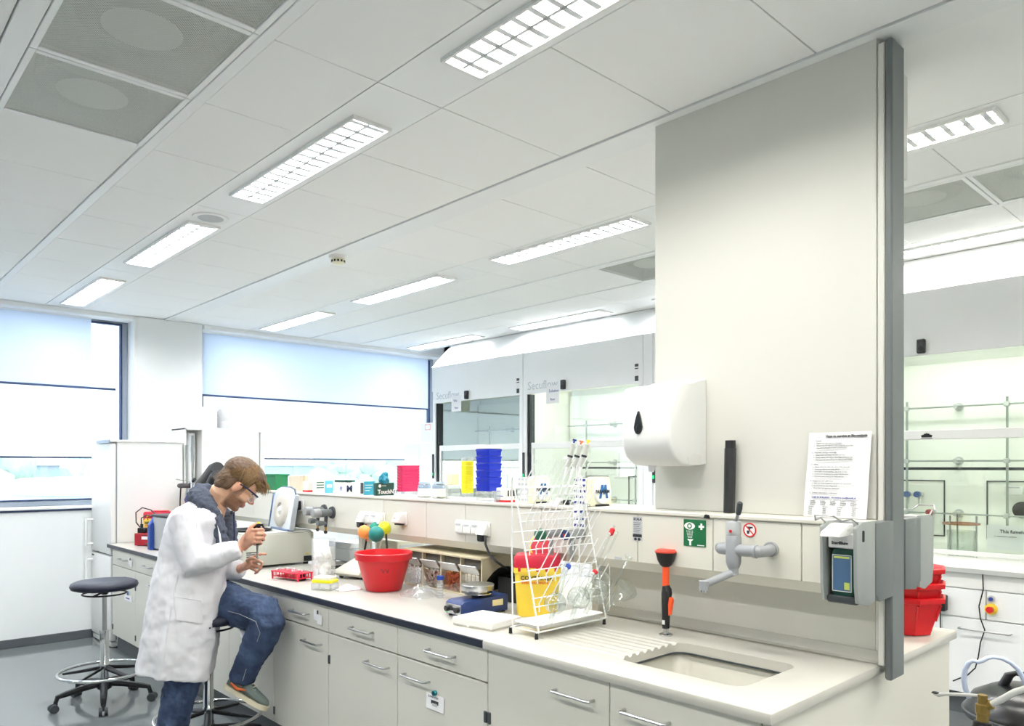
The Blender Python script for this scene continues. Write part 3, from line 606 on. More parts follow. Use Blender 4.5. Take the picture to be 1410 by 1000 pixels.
# fridge
def fridge(y0, y1, z, name, label, front):
    t = thing(name, label, 'fridge', (-7.36, (y0+y1)/2, 0)); W = lambda n, mb, m, p=t, s=30: obj(n, mb, m, p, s, world=True)
    W('body', MB().box(-7.65, -7.075, y0+.055, y1, .04, z-.02, .004), M_['white'])
    W('door', MB().box(-7.655, -7.07, y0, y0+.045, .80, z-.03, .012, 2), M_['white']); W('door', MB().box(-7.655, -7.07, y0, y0+.045, .06, .785, .012, 2), M_['white'])
    W('door_seal', MB().box(-7.64, -7.08, y0+.045, y0+.055, .07, z-.035), M_['mgrey'])
    W('top_cover', MB().box(-7.66, -7.068, y0-.003, y1, z-.02, z, .004), M_['white']); W('top_trim', MB().box(-7.45, -7.066, y0-.012, y0-.003, z-.028, z+.002, .002), M_['alu'])
    for a, b in ((.84, 1.10), (.52, .74)):
        h = W('handle', MB().tube([(-7.60, y0, a+.02), (-7.60, y0-.05, a+.02), (-7.60, y0-.055, a), (-7.60, y0-.055, b), (-7.60, y0-.05, b-.02), (-7.60, y0, b-.02)], .011, 8), M_['white'])
    W('logo_plate', MB().box(-7.63, -7.57, y0-.002, y0, .755, .77), M_['dgrey'])
    W('plinth', MB().box(-7.64, -7.08, y0+.01, y1, .01, .045, .004), M_['lgrey'])
    for x in (-7.6, -7.12): W('foot', MB().cyl((x, y0+.04, 0), (x, y0+.04, .02), .02, seg=14), M_['mgrey'])
    return t
fridge(1.915, 2.52, 1.79, 'fridge_freezer', 'tall white fridge freezer at the window end of bench', 0)
t = thing('fridge_freezer', 'second tall white fridge, behind, carrying the paper rolls', 'fridge', (-7.36, 2.97, 0))
W = lambda n, mb, m, p=t, s=30: obj(n, mb, m, p, s, world=True)
W('body', MB().box(-7.65, -7.075, 2.69, 3.245, .9, 1.92, .004), M_['white']); W('door', MB().box(-7.65, -7.07, 3.255, 3.30, .905, 1.89, .008), M_['white']); W('top_cover', MB().box(-7.66, -7.068, 3.235, 3.305, 1.895, 1.925, .003), M_['white'])
W('base_body', MB().box(-7.65, -7.075, 2.69, 3.30, .02, .9, .004), M_['white'])
t = thing('shelf_unit', 'open white frame with packing lettered strips between the fridges', 'frame', (-7.2, 2.6, .9))
W = lambda n, mb, m, p=t, s=30: obj(n, mb, m, p, s, world=True)
W('frame', MB().box(-7.4, -7.06, 2.532, 2.545, .9, 1.91).box(-7.4, -7.06, 2.532, 2.685, 1.895, 1.925, .003).box(-7.4, -7.39, 2.545, 2.685, .9, 1.895), M_['white'])
W('wrapped_roll', MB().cyl((-7.2, 2.635, .9), (-7.2, 2.635, 1.87), .04, seg=20), M_['paper'])
for z in (.95, 1.30, 1.60): text('lettering', 'Parafilm', .055, M_['inkb'], t, Matrix.Translation(Vector((-7.158, 2.655, z))-Vector((-7.2, 2.6, .9))) @ facing((0, 0, 0), '+x', PI/2), extrude=.0003)
# ================================================================== FIXTURES ON PANEL AND DUCT
t = thing('towel_dispenser', 'white wall paper-towel dispenser with black teardrop window', 'dispenser', (-1.772, 2.6, 1.57))
pr = [(-.002, .0), (-.10, -.006), (-.17, .0), (-.215, .03), (-.238, .075), (-.243, .11), (-.232, .28), (-.222, .30), (-.19, .308), (-.10, .318), (-.04, .335), (-.002, .34)]
mb = MB(); rings = []
for x, s in ((-.122, .90), (-.116, .965), (-.10, 1), (.10, 1), (.112, .985), (.117, .95)):
    rings.append([Vector((x, y*(s if y < -.01 else 1), .17+(z-.17)*(1-(1-s)*.5))) for y, z in pr])
mb.loft(rings); obj('cover', mb, M_['white'], t, smooth=50)
tear = [(0.017*math.sin(a)*(1 if math.cos(a) < 0 else (1-math.cos(a))*.8+.2*(1-math.cos(a))), 0) for a in [0]]
tp_ = []
for k in range(24):
    a = 2*PI*k/24; c_ = math.cos(a); r = .019*math.sin(a)
    tp_.append((r*(1 if c_ < 0 else (1-c_)**.45 if c_ < 1 else 0), .02+(-.028*(-c_) if c_ < 0 else .062*c_)-.02))
mbt = MB().prism([(x-.03, z+.145) for x, z in tp_], -.2465, -.236, 'y'); obj('level_window', mbt, mat('window_black', '23272c', .25), t)
obj('window_insert', MB().ball((-.03, -.2468, .14), .009, 12, (1, .15, 1.9)), M_['black'], t)
obj('side_scoop', MB().prism([(-.12, .0), (-.04, .0), (-.035, .035), (-.09, .045), (-.13, .03)], .1155, .1185, 'x'), M_['card'], t)
obj('paper_end', MB().loft([[Vector((-.06+dx, -.14+dy, .0)) for dx, dy in ((0, 0), (.03, .004), (.035, .012), (0, .01))], [Vector((-.055+dx, -.145+dy, -.03)) for dx, dy in ((0, 0), (.02, .0), (.022, .006), (0, .006))]]), M_['paper'], t)
t = thing('black_tube', 'black cardboard tube with narrower cap standing on the duct ledge', 'tube', (-1.533, 2.565, 1.387))
o8 = lambda r, z, lean=0: [Vector((r*math.cos(2*PI*k/8+.39), r*math.sin(2*PI*k/8+.39)+lean, z)) for k in range(8)]
obj('tube', MB().loft([o8(.0215, 0), o8(.0215, .245, .008)]), mat('matt_black_card', '2b2c2e', .45), t); obj('cap', MB().loft([o8(.0195, .245, .008), o8(.0195, .275, .009)]), M_['black'], t)
# instruction sheet leaning on the panel
t = thing('instruction_sheet', 'white printed instruction sheet leaning on the tall panel', 'sheet', (-1.135, 2.57, 1.388))
me_ = MB(); ww, hh = .215, .293
rws = []
for j in range(7):
    v = j/6; rws.append([Vector((-ww/2+ww*i/6+(.01*(v)), .022*v-.004*math.sin(v*6+i*.6)*.5, hh*v)) for i in range(7)])
for j in range(6):
    for i in range(6): me_.quad(rws[j][i], rws[j][i+1], rws[j+1][i+1], rws[j+1][i])
bmesh.ops.remove_doubles(me_.b, verts=me_.b.verts[:], dist=1e-5); bmesh.ops.solidify(me_.b, geom=me_.b.faces[:], thickness=.0006)
obj('page', me_, M_['paper'], t)
FM = lambda x, z: Matrix.Translation(Vector((x+.01*z/hh, .022*z/hh-.0045, z))) @ Matrix.Rotation(-.075, 4, 'X') @ facing((0, 0, 0))
text('title', 'How to survive at Biocatalysis', .0115, M_['ink'], t, FM(-.045, .276), bold=.0004)
rows = ['1.  General', '    a.  Respect the rules and your colleagues', '    b.  Always keep the logbook of the equipment up to date', '    c.  Leave the workspace as clean as you found it',
 '', '2.  Materials, storage and fridge', '    a.  Always label everything with name and date', '    b.  Always register the things in the fridge and freezer list', '    c.  Clean up in the sink and keep the dishes in the washer', '',
 '3.  Safety', '    a.  Always check the safety data sheet of the chemicals', '    b.  Wear your labcoat and safety glasses', '    c.  If you spill or break anything, clean it up at once', '    d.  Students are not allowed to work in the lab alone', '    e.  If you are unsure how to do things ask first', '',
 '4.  Equipment and calibration', '    a.  Take care of the equipment and follow the instructions', '    b.  Be aware how you put things back', '    c.  Never leave the apparatus unattended', '', '5.  Contact information technicians']
for k, s in enumerate(rows):
    if s: text('print', s, .0068 if s[0] != ' ' else .0058, M_['ink'] if s[0] != ' ' else mat('grey_print', '77777c', .8), t, FM(-.09, .262-k*.0082))
text('print', 'LABS IN BUILDING   biocatalysis-tnw@tudelft.nl', .0075, M_['inkb'], t, FM(-.08, .066), bold=.0002)
for c_ in range(4):
    for k in range(5): text('print', ['Surname', 'Name', 'Office', 'Room', 'Phone'][k], .0055, mat('grey_print', '77777c', .8), t, FM(-.09+c_*.05, .034-k*.0065))
for c_ in range(5):
    for k in range(3): text('print', ['Sanders', 'Miedema', 'Room 4'][k][:7], .0055, M_['ink'], t, FM(-.085+c_*.035, .054-k*.006))
# hygiene dispensers on both sides of the grey post
def hygiene(loc, rz, lab):
    t = thing('hand_sanitizer_dispenser', lab, 'dispenser', loc, rz, group='lever dispensers on the post')
    # local: faces -y, back at y=0, body centred at x=-.06
    side = [(-.135, .055), (-.14, .235), (-.10, .25), (0, .25), (0, .0), (-.05, -.012), (-.125, .005)]
    obj('side_cheek', MB().prism(side, -.012, 0, 'x', .002), mat('silver_paint', 'a3a7a5', .4, .35), t)
    obj('side_cheek', MB().prism(side, -.115, -.105, 'x', .002), mat('silver_paint', 'a3a7a5', .4, .35), t)
    obj('back_plate', MB().box(-.105, -.012, -.02, 0, 0, .245, .002), M_['mgrey'], t)
    obj('base', MB().box(-.105, -.012, -.11, -.02, -.004, .02, .004), M_['dgrey'], t)
    bt = obj('bottle', MB().loft([[Vector((-.058+x, -.068+y, z)) for x, y in rrect(-a, a, -.034, .034, .015)] for a, z in ((.036, .02), (.040, .03), (.040, .155), (.034, .165))]), mat('dark_green_bottle', '1f4a3f', .2), t)
    obj('label', MB().box(-.088, -.032, -.1055, -.1035, .035, .145, .001), mat('label_blue', '4c6d92', .5), bt)
    obj('label_panel', MB().box(-.052, -.036, -.1068, -.1055, .04, .062).box(-.084, -.036, -.1068, -.1055, .136, .142), mat('label_lime', 'c8d66a', .5), bt)
    obj('label_border', MB().box(-.09, -.088, -.1064, -.1036, .033, .147).box(-.032, -.030, -.1064, -.1036, .033, .147).box(-.09, -.03, -.1064, -.1036, .145, .147).box(-.09, -.03, -.1064, -.1036, .033, .035), M_['card'], bt)
    obj('pump_block', MB().box(-.10, -.016, -.115, -.03, .168, .215, .004), M_['white'], t)
    text('lettering', 'Sterillium', .0135, M_['ink'], t, facing((-.088, -.1158, .180)), bold=.0003)
    obj('spout', MB().prism([(-.195, .208), (-.19, .222), (-.12, .245), (-.09, .245), (-.09, .208)], -.09, -.03, 'x', .004), M_['white'], t)
    obj('lever', MB().tube([(-.008, -.09, .20), (-.008, -.10, .24), (-.012, -.15, .262), (-.02, -.20, .258), (-.03, -.235, .275), (-.085, -.235, .275), (-.10, -.20, .258), (-.106, -.15, .262), (-.11, -.10, .24), (-.11, -.09, .20)], .0028, 8), M_['steel'], t)
    obj('lever_pivot', MB().box(-.014, .002, -.1, -.085, .19, .225, .002), M_['black'], t)
    return t
hygiene((-.953, 2.455, 1.142), 0, 'silver lever sanitizer dispenser with green bottle, near side of post')
hygiene((-1.069, 2.845, 1.142), PI, 'silver lever sanitizer dispenser on the far side of grey post')
t = thing('post_bracket', 'dark grey wedge bracket holding the dispensers on the post', 'bracket', (-.955, 2.65, 1.14))
obj('wedge', MB().prism([(2.456, 1.385), (2.597, 1.386), (2.597, 1.14), (2.488, 1.135), (2.456, 1.16)], -.990, -.951, 'x', .002), M_['grey'], t, world=True)
obj('wedge', MB().prism([(2.844, 1.385), (2.703, 1.386), (2.703, 1.15), (2.80, 1.14), (2.844, 1.165)], -.990, -.951, 'x', .002), M_['grey'], t, world=True)
# mixer tap
t = thing('mixer_tap', 'grey wall-mounted laboratory mixer tap above the sink', 'tap', ony(1010, 757, 2.37))
tg = mat('tap_grey', '9a9da1', .35)
bx = ony(1010, 757, 2.37).x; rx = ony(1045, 757, 2.37).x-bx; wx = ony(1062, 757, 2.475).x-bx; lx = ony(990, 757, 2.37).x-bx
obj('body', MB().lathe([(.018, -.065), (.02, -.062), (.026, -.045), (.027, .0), (.027, .045), (.024, .05)], seg=28), tg, t)
obj('arm', MB().tube([(0, 0, 0), (rx*.7, 0, 0), (rx, .004, 0), (rx+.01, .03, 0), (wx, .112, 0)], [.022, .02, .02, .019, .019], 18), tg, t)
obj('arm', MB().tube([(0, 0, 0), (lx*.9, .0, 0), (lx, .01, 0), (lx-.002, .04, 0), (lx-.004, .109, 0)], [.022, .02, .021, .02, .019], 18), tg, t)
obj('wall_flange', MB().cyl((wx, .095, 0), (wx, .1105, 0), .026, seg=24), tg, t); obj('wall_flange', MB().cyl((lx-.004, .095, 0), (lx-.004, .1105, 0), .026, seg=24), tg, t)
obj('joint_ring', MB().cyl((rx*.82, 0, 0), (rx*.92, 0, 0), .0235, seg=24), tg, t)
obj('cap', MB().lathe([(.025, .05), (.026, .055), (.026, .095), (.022, .1), (0, .1)], seg=28), mat('tap_cap', 'b0b2b4', .4), t)
obj('red_dot', MB().cyl((.004, -.028, .066), (.004, -.022, .066), .005, seg=12), M_['red'], t)
lv = obj('lever', MB().tube([(.0, -.0, .095), (.018, -.012, .105), (.030, -.018, .135)], [.007, .006, .006], 10), tg, t); obj('lever_grip', MB().tube([(.028, -.017, .125), (.034, -.02, .145), (.038, -.022, .165), (.039, -.022, .17)], [.008, .0105, .010, .004], 12), M_['dgrey'], t)
obj('swivel', MB().cyl((0, 0, -.088), (0, 0, -.063), .0165, seg=20), tg, t)
obj('spout', MB().tube([(0, 0, -.078), (-.02, -.03, -.092), (-.05, -.09, -.115), (-.055, -.10, -.118)], [.014, .014, .013, .013], 14).cyl((-.055, -.10, -.136), (-.055, -.10, -.105), .017, seg=20), tg, t)
obj('aerator', MB().cyl((-.055, -.10, -.143), (-.055, -.10, -.136), .013, seg=16), M_['chrome'], t)
# eyewash hand shower
t = thing('eyewash_shower', 'black and orange eyewash hand shower standing behind the sink', 'eyewash', (-1.747, 2.46, .902))
obj('base_flange', MB().lathe([(.026, 0), (.027, .006), (.02, .009), (.012, .011), (.011, .03), (0, .03)]), M_['chrome'], t)
obj('grip', MB().tube([(0, 0, .028), (0, 0, .06), (.0, 0, .12), (.004, -.0, .165), (.004, 0, .18), (0, 0, .195)], [.014, .0155, .017, .021, .019, .014], 12), mat('ribbed_black', '1a1b1e', .5, bump=.3, bscale=150), t)
obj('trigger', MB().prism([(.014, .155), (.03, .15), (.033, .14), (.024, .085), (.016, .08)], -.008, .008, 'y', .002), mat('safety_orange', 'f0572a', .4), t)
obj('label', MB().box(-.006, .006, -.017, -.0155, .045, .062), M_['card'], t)
obj('neck', MB().tube([(0, 0, .19), (0, 0, .225), (0, 0, .272)], [.0135, .014, .0135], 16), mat('safety_orange', 'f0572a', .4), t)
obj('head', MB().lathe([(.013, .268), (.022, .275), (.033, .295), (.039, .32), (.040, .325), (0, .325)], seg=28), M_['black'], t)
obj('red_rim', MB().lathe([(.040, .324), (.042, .329), (.034, .337), (.0, .335)], seg=28).box(-.048, -.035, -.01, .01, .32, .33, .003), mat('red_rubber', 'd5402f', .45), t)
# signs
def plate(name, lab, cat, c, w_, h_, m, d=.002):
    t = thing(name, lab, cat, c); obj('plate', MB().box(-w_/2, w_/2, -d, 0, -h_/2, h_/2), m, t); return t
wi = mat('sign_white', 'f4f5f4', .5); sg = mat('safety_green', '14653c', .45)
a, b = ony(941, 716, DY), ony(973, 753, DY); c = (a+b)/2; sw = .098
t = plate('eyewash_sign', 'green eyewash sign with white eye, cross and shower symbol', 'sign', Vector((c.x, DY, c.z)), sw, .102, sg)
E_ = lambda cx, cz, rx_, rz_, n=28: [(cx+rx_*math.cos(2*PI*k/n), cz+rz_*math.sin(2*PI*k/n)) for k in range(n)]
eye = [(-.022+.024*math.cos(a_)*1.0, .026+.014*math.sin(a_)*abs(math.sin(a_))**.2) for a_ in [2*PI*k/32 for k in range(32)]]
obj('eye_symbol', MB().prism(eye, -.0026, -.002, 'y'), wi, t); obj('eye_iris', MB().prism(E_(-.022, .026, .0105, .0105), -.003, -.0026, 'y'), sg, t); obj('eye_pupil', MB().prism(E_(-.022, .026, .006, .006), -.0034, -.003, 'y'), wi, t)
obj('cross_symbol', MB().box(.018, .042, -.0026, -.002, .022, .030).box(.026, .034, -.0026, -.002, .014, .0219).box(.026, .034, -.0026, -.002, .0301, .038), wi, t)
sp_ = MB()
for r_ in range(6):
    for k in range(5): sp_.box(-.036+r_*.0012+k*(.0066-r_*.0005), -.0335+r_*.0012+k*(.0066-r_*.0005), -.0026, -.002, .006-r_*.005, .0085-r_*.005)
obj('spray_symbol', sp_, wi, t); obj('shower_symbol', MB().prism([(-.032, -.024), (-.006, -.024), (-.008, -.028), (-.015, -.032), (-.015, -.048), (-.023, -.048), (-.023, -.032), (-.030, -.028)], -.0026, -.002, 'y'), wi, t)
obj('small_print', MB().box(.012, .042, -.0026, -.002, -.047, -.044), wi, t)
c = ony(1032.5, 730, DY)
t = thing('no_drinking_sign', 'round white and red no drinking water sticker beside the tap', 'sign', c)
obj('disc', MB().cyl((0, -.0012, 0), (0, 0, 0), .025, seg=36), wi, t); obj('red_ring', MB().lathe([(.021, 0), (.0255, 0), (.0255, .002), (.021, .002), (.021, 0)], seg=36, cap=False, M=Matrix.Rotation(PI/2, 4, 'X')), M_['red'], t)
obj('tap_symbol', MB().prism([(-.010, .012), (.012, .012), (.012, .006), (.004, .006), (.002, .002), (-.004, .002), (-.004, .007), (-.010, .007)], -.0018, -.0012, 'y').prism([(-.012, -.002), (0, -.002), (-.002, -.014), (-.010, -.014)], -.0018, -.0012, 'y'), M_['ink'], t)
obj('red_bar', MB().box(-.022, .022, -.0026, -.002, -.002, .002, M=Matrix.Rotation(PI/4, 4, 'Y')), M_['red'], t)
a, b = ony(871, 712, DY), ony(885, 745, DY); c = (a+b)/2
t = plate('maker_label', 'grey printed rating label with black footer on the duct', 'label', Vector((c.x, DY, c.z)), .045, .098, mat('label_grey', 'b9bcc0', .5))
text('lettering', 'SCALA', .0135, M_['ink'], t, facing((-.019, -.0021, .035)), bold=.0005)
for k in range(7): obj('print_line', MB().box(-.018, .018-.004*(k % 3), -.0026, -.002, .024-k*.0075, .0255-k*.0075), M_['ink'], t)
obj('black_footer', MB().box(-.0225, .0225, -.0026, -.002, -.034, -.022), M_['ink'], t)
obj('seal_mark', MB().prism(E_(-.009, -.042, .007, .006), -.0026, -.002, 'y').prism(E_(.009, -.042, .008, .006), -.0026, -.002, 'y'), M_['ink'], t)
plate('name_strip', 'tiny grey name strip low on the duct left of the label', 'label', ony(851, 769, DY), .035, .012, mat('label_grey', 'b9bcc0', .5))
# sockets on duct
def socket_row(x0, x1, yc, n, lab, plugs=()):
    a = ony(x0, yc, DY); b = ony(x1, yc+2, DY); t = thing('socket_strip', lab, 'sockets', a); Wd = (b.x-a.x)
    obj('plate', MB().box(0, Wd, -.01, 0, -.036, .036, .003), M_['white'], t); s = (Wd-.012)/n
    for k in range(n):
        x = .006+k*s
        q = obj('socket_lid', MB().prism([(-.012, .03), (-.02, .026), (-.046 if k in plugs else -.022, -.026), (-.012, -.03)], x+.003, x+s-.003, 'x', .001), M_['white'], t)
        obj('print', MB().box(x+.012, x+s-.012, -.0235, -.022, .012, .018), M_['faint'], q) if k not in plugs else None
        if k in plugs:
            obj('plug', MB().box(x+.012, x+s-.012, -.045, -.012, -.06, -.02, .005), M_['black'], t)
    return t, Wd
socket_row(497, 531, 712, 4, 'white four-way socket strip on the duct behind the balloons', (0, 3))
s2, wd2 = socket_row(629, 676, 725, 4, 'white four-way socket strip on the duct above beige bins', (3,))
tag(obj('mains_cable', MB().tube([ony(668, 738, 2.44), ony(668.5, 750, 2.43), ony(674, 764, 2.42), ony(684, 774, 2.42), ony(694, 781, 2.45), ony(700, 786, 2.5)], .006, 8), M_['black']), 'black mains cable hanging from the four-way socket strip', 'cable')
for xx, lab in ((504, 'black cable hanging left of the balloons'), (531, 'black cable hanging right of the balloons')):
    tag(obj('mains_cable', MB().tube([ony(xx, 722, 2.43), ony(xx+1, 742, 2.41), ony(xx-2 if xx < 520 else xx+2, 758, 2.40), ony(xx-3 if xx < 520 else xx+3, 775, 2.42)], .006, 8), M_['black']), lab, 'cable')
c = ony(555, 714, DY); t = thing('hooded_outlet', 'white hooded outlet on the duct above the red bucket', 'outlet', c)
obj('hood', MB().prism([(0, .035), (-.035, .03), (-.06, -.018), (-.045, -.024), (0, -.03)], -.035, .03, 'x', .003), M_['white'], t); obj('plate', MB().box(.03, .042, -.008, 0, -.038, .038, .002), M_['card'], t)
obj('slot', MB().box(-.028, .024, -.04, -.01, -.036, -.028), M_['ink'], t); obj('print', MB().box(-.025, .0, -.0505, -.0495, .0, .004), M_['red'], t)
c = ony(415, 696, DY); t = thing('wall_adapter', 'black power adapter in a white socket behind the centrifuge lid', 'adapter', c)
obj('plate', MB().box(-.03, .05, -.01, 0, -.04, .04, .003), M_['white'], t); obj('case', MB().box(-.035, .02, -.07, -.01, -.03, .03, .005), M_['black'], t); obj('cable', MB().tube([(-.01, -.05, -.03), (-.012, -.05, -.08), (-.03, -.05, -.14)], .004, 6), M_['black'], t)
# gas taps
def gas_tap(px, py, lab, reach=.14):
    c = ony(px, py, DY); t = thing('gas_tap', lab, 'gas tap', c, group='grey gas taps on the duct')
    obj('flange', MB().cyl((0, -.014, 0), (0, 0, 0), .036, .04, 24), M_['dgrey'], t)
    obj('barrel', MB().tube([(0, -.01, 0), (0, -.055, 0), (0, -.06, 0), (0, -.09, 0)], [.024, .024, .027, .027], 18), M_['grey'], t)
    obj('knob', MB().tube([(0, -.09, 0), (0, -.095, 0), (0, -reach, 0), (0, -reach-.005, 0)], [.024, .030, .028, .022], 16), mat('knob_grey', '8d8f90', .4), t)
    obj('outlet', MB().tube([(0, -.045, -.015), (0, -.05, -.07), (0, -.05, -.09)], [.012, .011, .009], 12), M_['dgrey'], t); obj('valve_handle', MB().tube([(0, -.05, -.065), (0, -.09, -.065), (0, -.11, -.065)], [.012, .018, .017], 12), M_['grey'], t)
    obj('brass_nozzle', MB().tube([(0, -.05, -.09), (0, -.05, -.12)], [.008, .006], 10), mat('brass', 'b98f3f', .3, .9), t); obj('nozzle_tip', MB().ball((0, -.05, -.122), .012, 12), M_['black'], t)
gas_tap(447, 703, 'left grey gas tap on the duct behind the tissue jar'); gas_tap(458, 706, 'right grey gas tap on the duct, in front of the other')
c = ony(801, 735, DY)
t = thing('gas_tap', 'single grey gas tap seen through the drying rack', 'gas tap', c); obj('barrel', MB().tube([(0, 0, 0), (-.0, -.02, 0), (-.0, -.10, -.0)], [.024, .021, .021], 18), M_['mgrey'], t)
obj('end_cap', MB().cyl((0, -.112, 0), (0, -.10, 0), .0225, seg=20), mat('cap_navy', '2b3d63', .4), t); obj('red_dot', MB().cyl((0, -.114, 0), (0, -.111, 0), .006, seg=10), M_['red'], t)
obj('outlet', MB().tube([(0, -.06, -.01), (0, -.062, -.06), (0, -.062, -.11)], [.014, .013, .007], 12), M_['mgrey'], t)
c = ony(772, 733, DY)
t = thing('gas_tap', 'gas tap with green rag-like grip seen through the rack', 'gas tap', c); obj('barrel', MB().cyl((0, 0, 0), (0, -.11, 0), .02, seg=16), M_['mgrey'], t); obj('green_grip', MB().ball((-.0, -.13, -.005), .03, 12, (1.2, .6, 1)), mat('deep_green', '1f5a41', .5), t); obj('outlet', MB().cyl((0, -.06, -.01), (0, -.06, -.1), .009, seg=10), M_['mgrey'], t)

# ================================================================== THINGS ON THE DUCT SHELF
LZ = 1.3865
def shelf_x(px, Y=2.53): return ony(px, 690, Y).x
def sbox(name, lab, cat, p0, pc, p1, ptop, m, Y=2.52, group=None, bev=.003, rz=0):
    """box whose front spans pixel columns p0..pc, its right side pc..p1, and reaches pixel row ptop"""
    global D
    x0, x1 = shelf_x(p0, Y), shelf_x(pc, Y); D = max(.02, onx(p1, 690, x1).y-Y); p1 = pc; z1 = ony((p0+p1)/2, ptop, Y).z; wd = x1-x0; hh_ = max(.02, z1-LZ)
    t = thing(name, lab, cat, ((x0+x1)/2, Y, LZ), rz, group); obj('body', MB().box(-wd/2, wd/2, 0, D, 0, hh_, bev), m, t); return t, wd, hh_
t, wd, hh_ = sbox('storage_crate', 'dark green plastic storage crate on the duct shelf', 'crate', 361, 379, 397, 653, mat('crate_green', '1f7a4d', .45), 2.52)
obj('rim', MB().box(-wd/2-.008, wd/2+.008, -.008, D+.008, hh_-.012, hh_, .003), mat('crate_green', '1f7a4d', .45), t)
t, wd, hh_ = sbox('cardboard_box', 'plain beige cardboard box right of the green crate', 'box', 397, 412, 425, 655, M_['beige'], 2.56)
obj('tape', MB().box(wd/2, wd/2+.001, D*.4, D*.6, 0, hh_), mat('tape_tan', 'c9b894', .4), t)
t, wd, hh_ = sbox('reagent_carton', 'small white carton with red base band, right of beige box', 'box', 417, 423, 436, 663, M_['card'], 2.50); obj('red_band', MB().box(-wd/2-.001, wd/2+.001, -.001, D+.001, 0, .012), M_['red'], t)
t, wd, hh_ = sbox('reagent_carton', 'white carton with dark green print, left of blue packet', 'box', 430, 434.5, 448, 660, M_['card'], 2.53)
for k in range(3): obj('print', MB().box(wd/2, wd/2+.001, D*.1, D*.85, hh_*(.3+.2*k), hh_*(.38+.2*k)), mat('green_print', '3c6a50', .6), t)
t, wd, hh_ = sbox('glove_box', 'light blue packet leaning before the M-marked box', 'box', 447, 449, 459, 662, mat('packet_blue', '6cc0d6', .5), 2.49)
obj('white_panel', MB().box(wd/2, wd/2+.001, D*.1, D*.8, hh_*.45, hh_*.7), M_['card'], t)
t, wd, hh_ = sbox('glove_box', 'white box marked with dark letter M on dark green carton', 'box', 461, 475, 485, 664, M_['card'], 2.50)
text('lettering', 'M', .055, mat('deep_ink', '232a4d', .6), t, facing((wd/2+.001, D*.2, .015), '+x'), bold=.002); text('lettering', 'M', .04, mat('mid_ink', '6c77b5', .6), t, facing((0, -.001, .02))); obj('dark_lid', MB().box(-wd/2-.004, wd/2+.002, .0, D+.02, hh_, hh_+.012), mat('box_dgreen', '1d4a3f', .5), t)
sbox('paper_box', 'plain small white box between M-marked and teal boxes', 'box', 485, 489, 497, 667, M_['card'], 2.53)
t, wd, hh_ = sbox('glove_box', 'teal-sided glove box with dark open end, left of dark green box', 'box', 496, 501, 516.5, 663, M_['card'], 2.50)
obj('teal_side', MB().box(wd/2, wd/2+.001, 0, D, 0, hh_), mat('box_teal', '3aa3bb', .5), t)
for k in range(3): obj('print', MB().box(wd/2+.001, wd/2+.002, D*.1, D*(.5+.15*k), hh_*(.3+.2*k), hh_*(.34+.2*k)), M_['card'], t)
obj('open_end', MB().box(-wd*.4, wd*.4, -.001, 0, hh_*.1, hh_*.9), M_['dgrey'], t)
t, wd, hh_ = sbox('glove_box', 'dark green glove box with white lettering and a teal glove on top', 'box', 514, 518, 543, 665, mat('box_dgreen', '1d4a3f', .5), 2.49)
text('lettering', 'TouchNTuff', .034, M_['card'], t, facing((wd/2+.001, D*.08, .012), '+x'), bold=.001); obj('round_mark', MB().cyl((wd/2, D*.2, hh_*.75), (wd/2+.001, D*.2, hh_*.75), .010, seg=16), M_['card'], t); obj('print', MB().box(wd/2, wd/2+.001, D*.32, D*.55, hh_*.74, hh_*.78), M_['card'], t)
gl = thing('nitrile_glove', 'crumpled teal glove pulled out of the dark green box', 'glove', Vector((t.location.x, 2.55, LZ+hh_+.0005)))
gm = MB()
for k, (dx, dz, r) in enumerate(((0, .02, .03), (-.03, .012, .018), (.02, .018, .022), (.004, .045, .02), (-.012, .04, .016), (.03, .006, .012))): gm.ball((dx, .01*(k % 2), dz), r, 10, (1.2, .8, 1))
def crumple(a, st=.012, sc=.03):
    tx = bpy.data.textures.new('cr', 'CLOUDS'); tx.noise_scale = sc; md = a.modifiers.new('d', 'DISPLACE'); md.texture = tx; md.strength = st; md.texture_coords = 'LOCAL'
obj('glove', remesh(gm, .004, mat('glove_teal', '1b7f95', .5), 1, 'glove', lambda a: crumple(a, .02, .018)), parent=gl)
# stacks
def petri_stack(p0, pc, p1, ptop, n, m, lab, Y, base=None, base_h=0, lid=None, group=None, rnd=.5, seg=28, dish='dish'):
    x0, x1 = shelf_x(p0, Y), shelf_x(pc, Y); cx = (x0+x1)/2; z1 = ony(pc, ptop, Y).z-LZ; r = (x1-x0)/2; hd = (onx(p1, 690, x1).y-Y)/2
    t = thing('pipette_tip_rack_stack' if not rnd else 'petri_dish_stack', lab, 'stack', (cx, Y+hd, LZ)); h0 = base_h; hh = (z1-h0)/n
    if base: obj('clear_base', MB().prism(rrect(-r*1.02, r*1.02, -hd, hd, .012), 0, base_h, 'z', .002), base, t)
    for k in range(n):
        z = h0+k*hh; prf = rrect(-r, r, -hd, hd, .008)
        q = MB().loft([[Vector((x*s, y*s, z+dz)) for x, y in prf] for s, dz in ((.90, .0), (.93, hh*.12), (.955, hh*.66), (1.0, hh*.70), (1.0, hh*.93), (.90, hh*.985))])
        o = obj(dish, q, m, t, smooth=35)
    if lid: obj('lid', MB().prism(rrect(-r, r, -hd, hd, .008), z1, z1+.018, 'z', .002), lid, t)
    return t
pinkm = mat('pink_clear_plastic', 'e8206a', .2, alpha=.86); 
petri_stack(545, 553, 579, 641, 9, pinkm, 'stack of hot pink pipette tip trays beside the dark green box', 2.51, M_['plas'], .03, rnd=0)
ym = mat('yellow_clear_plastic', 'f6ea2a', .25); petri_stack(634, 642, 653, 635, 7, ym, 'tall stack of yellow pipette tip trays left of the blue stack', 2.53, M_['plas'], .035, M_['plas'], rnd=0)
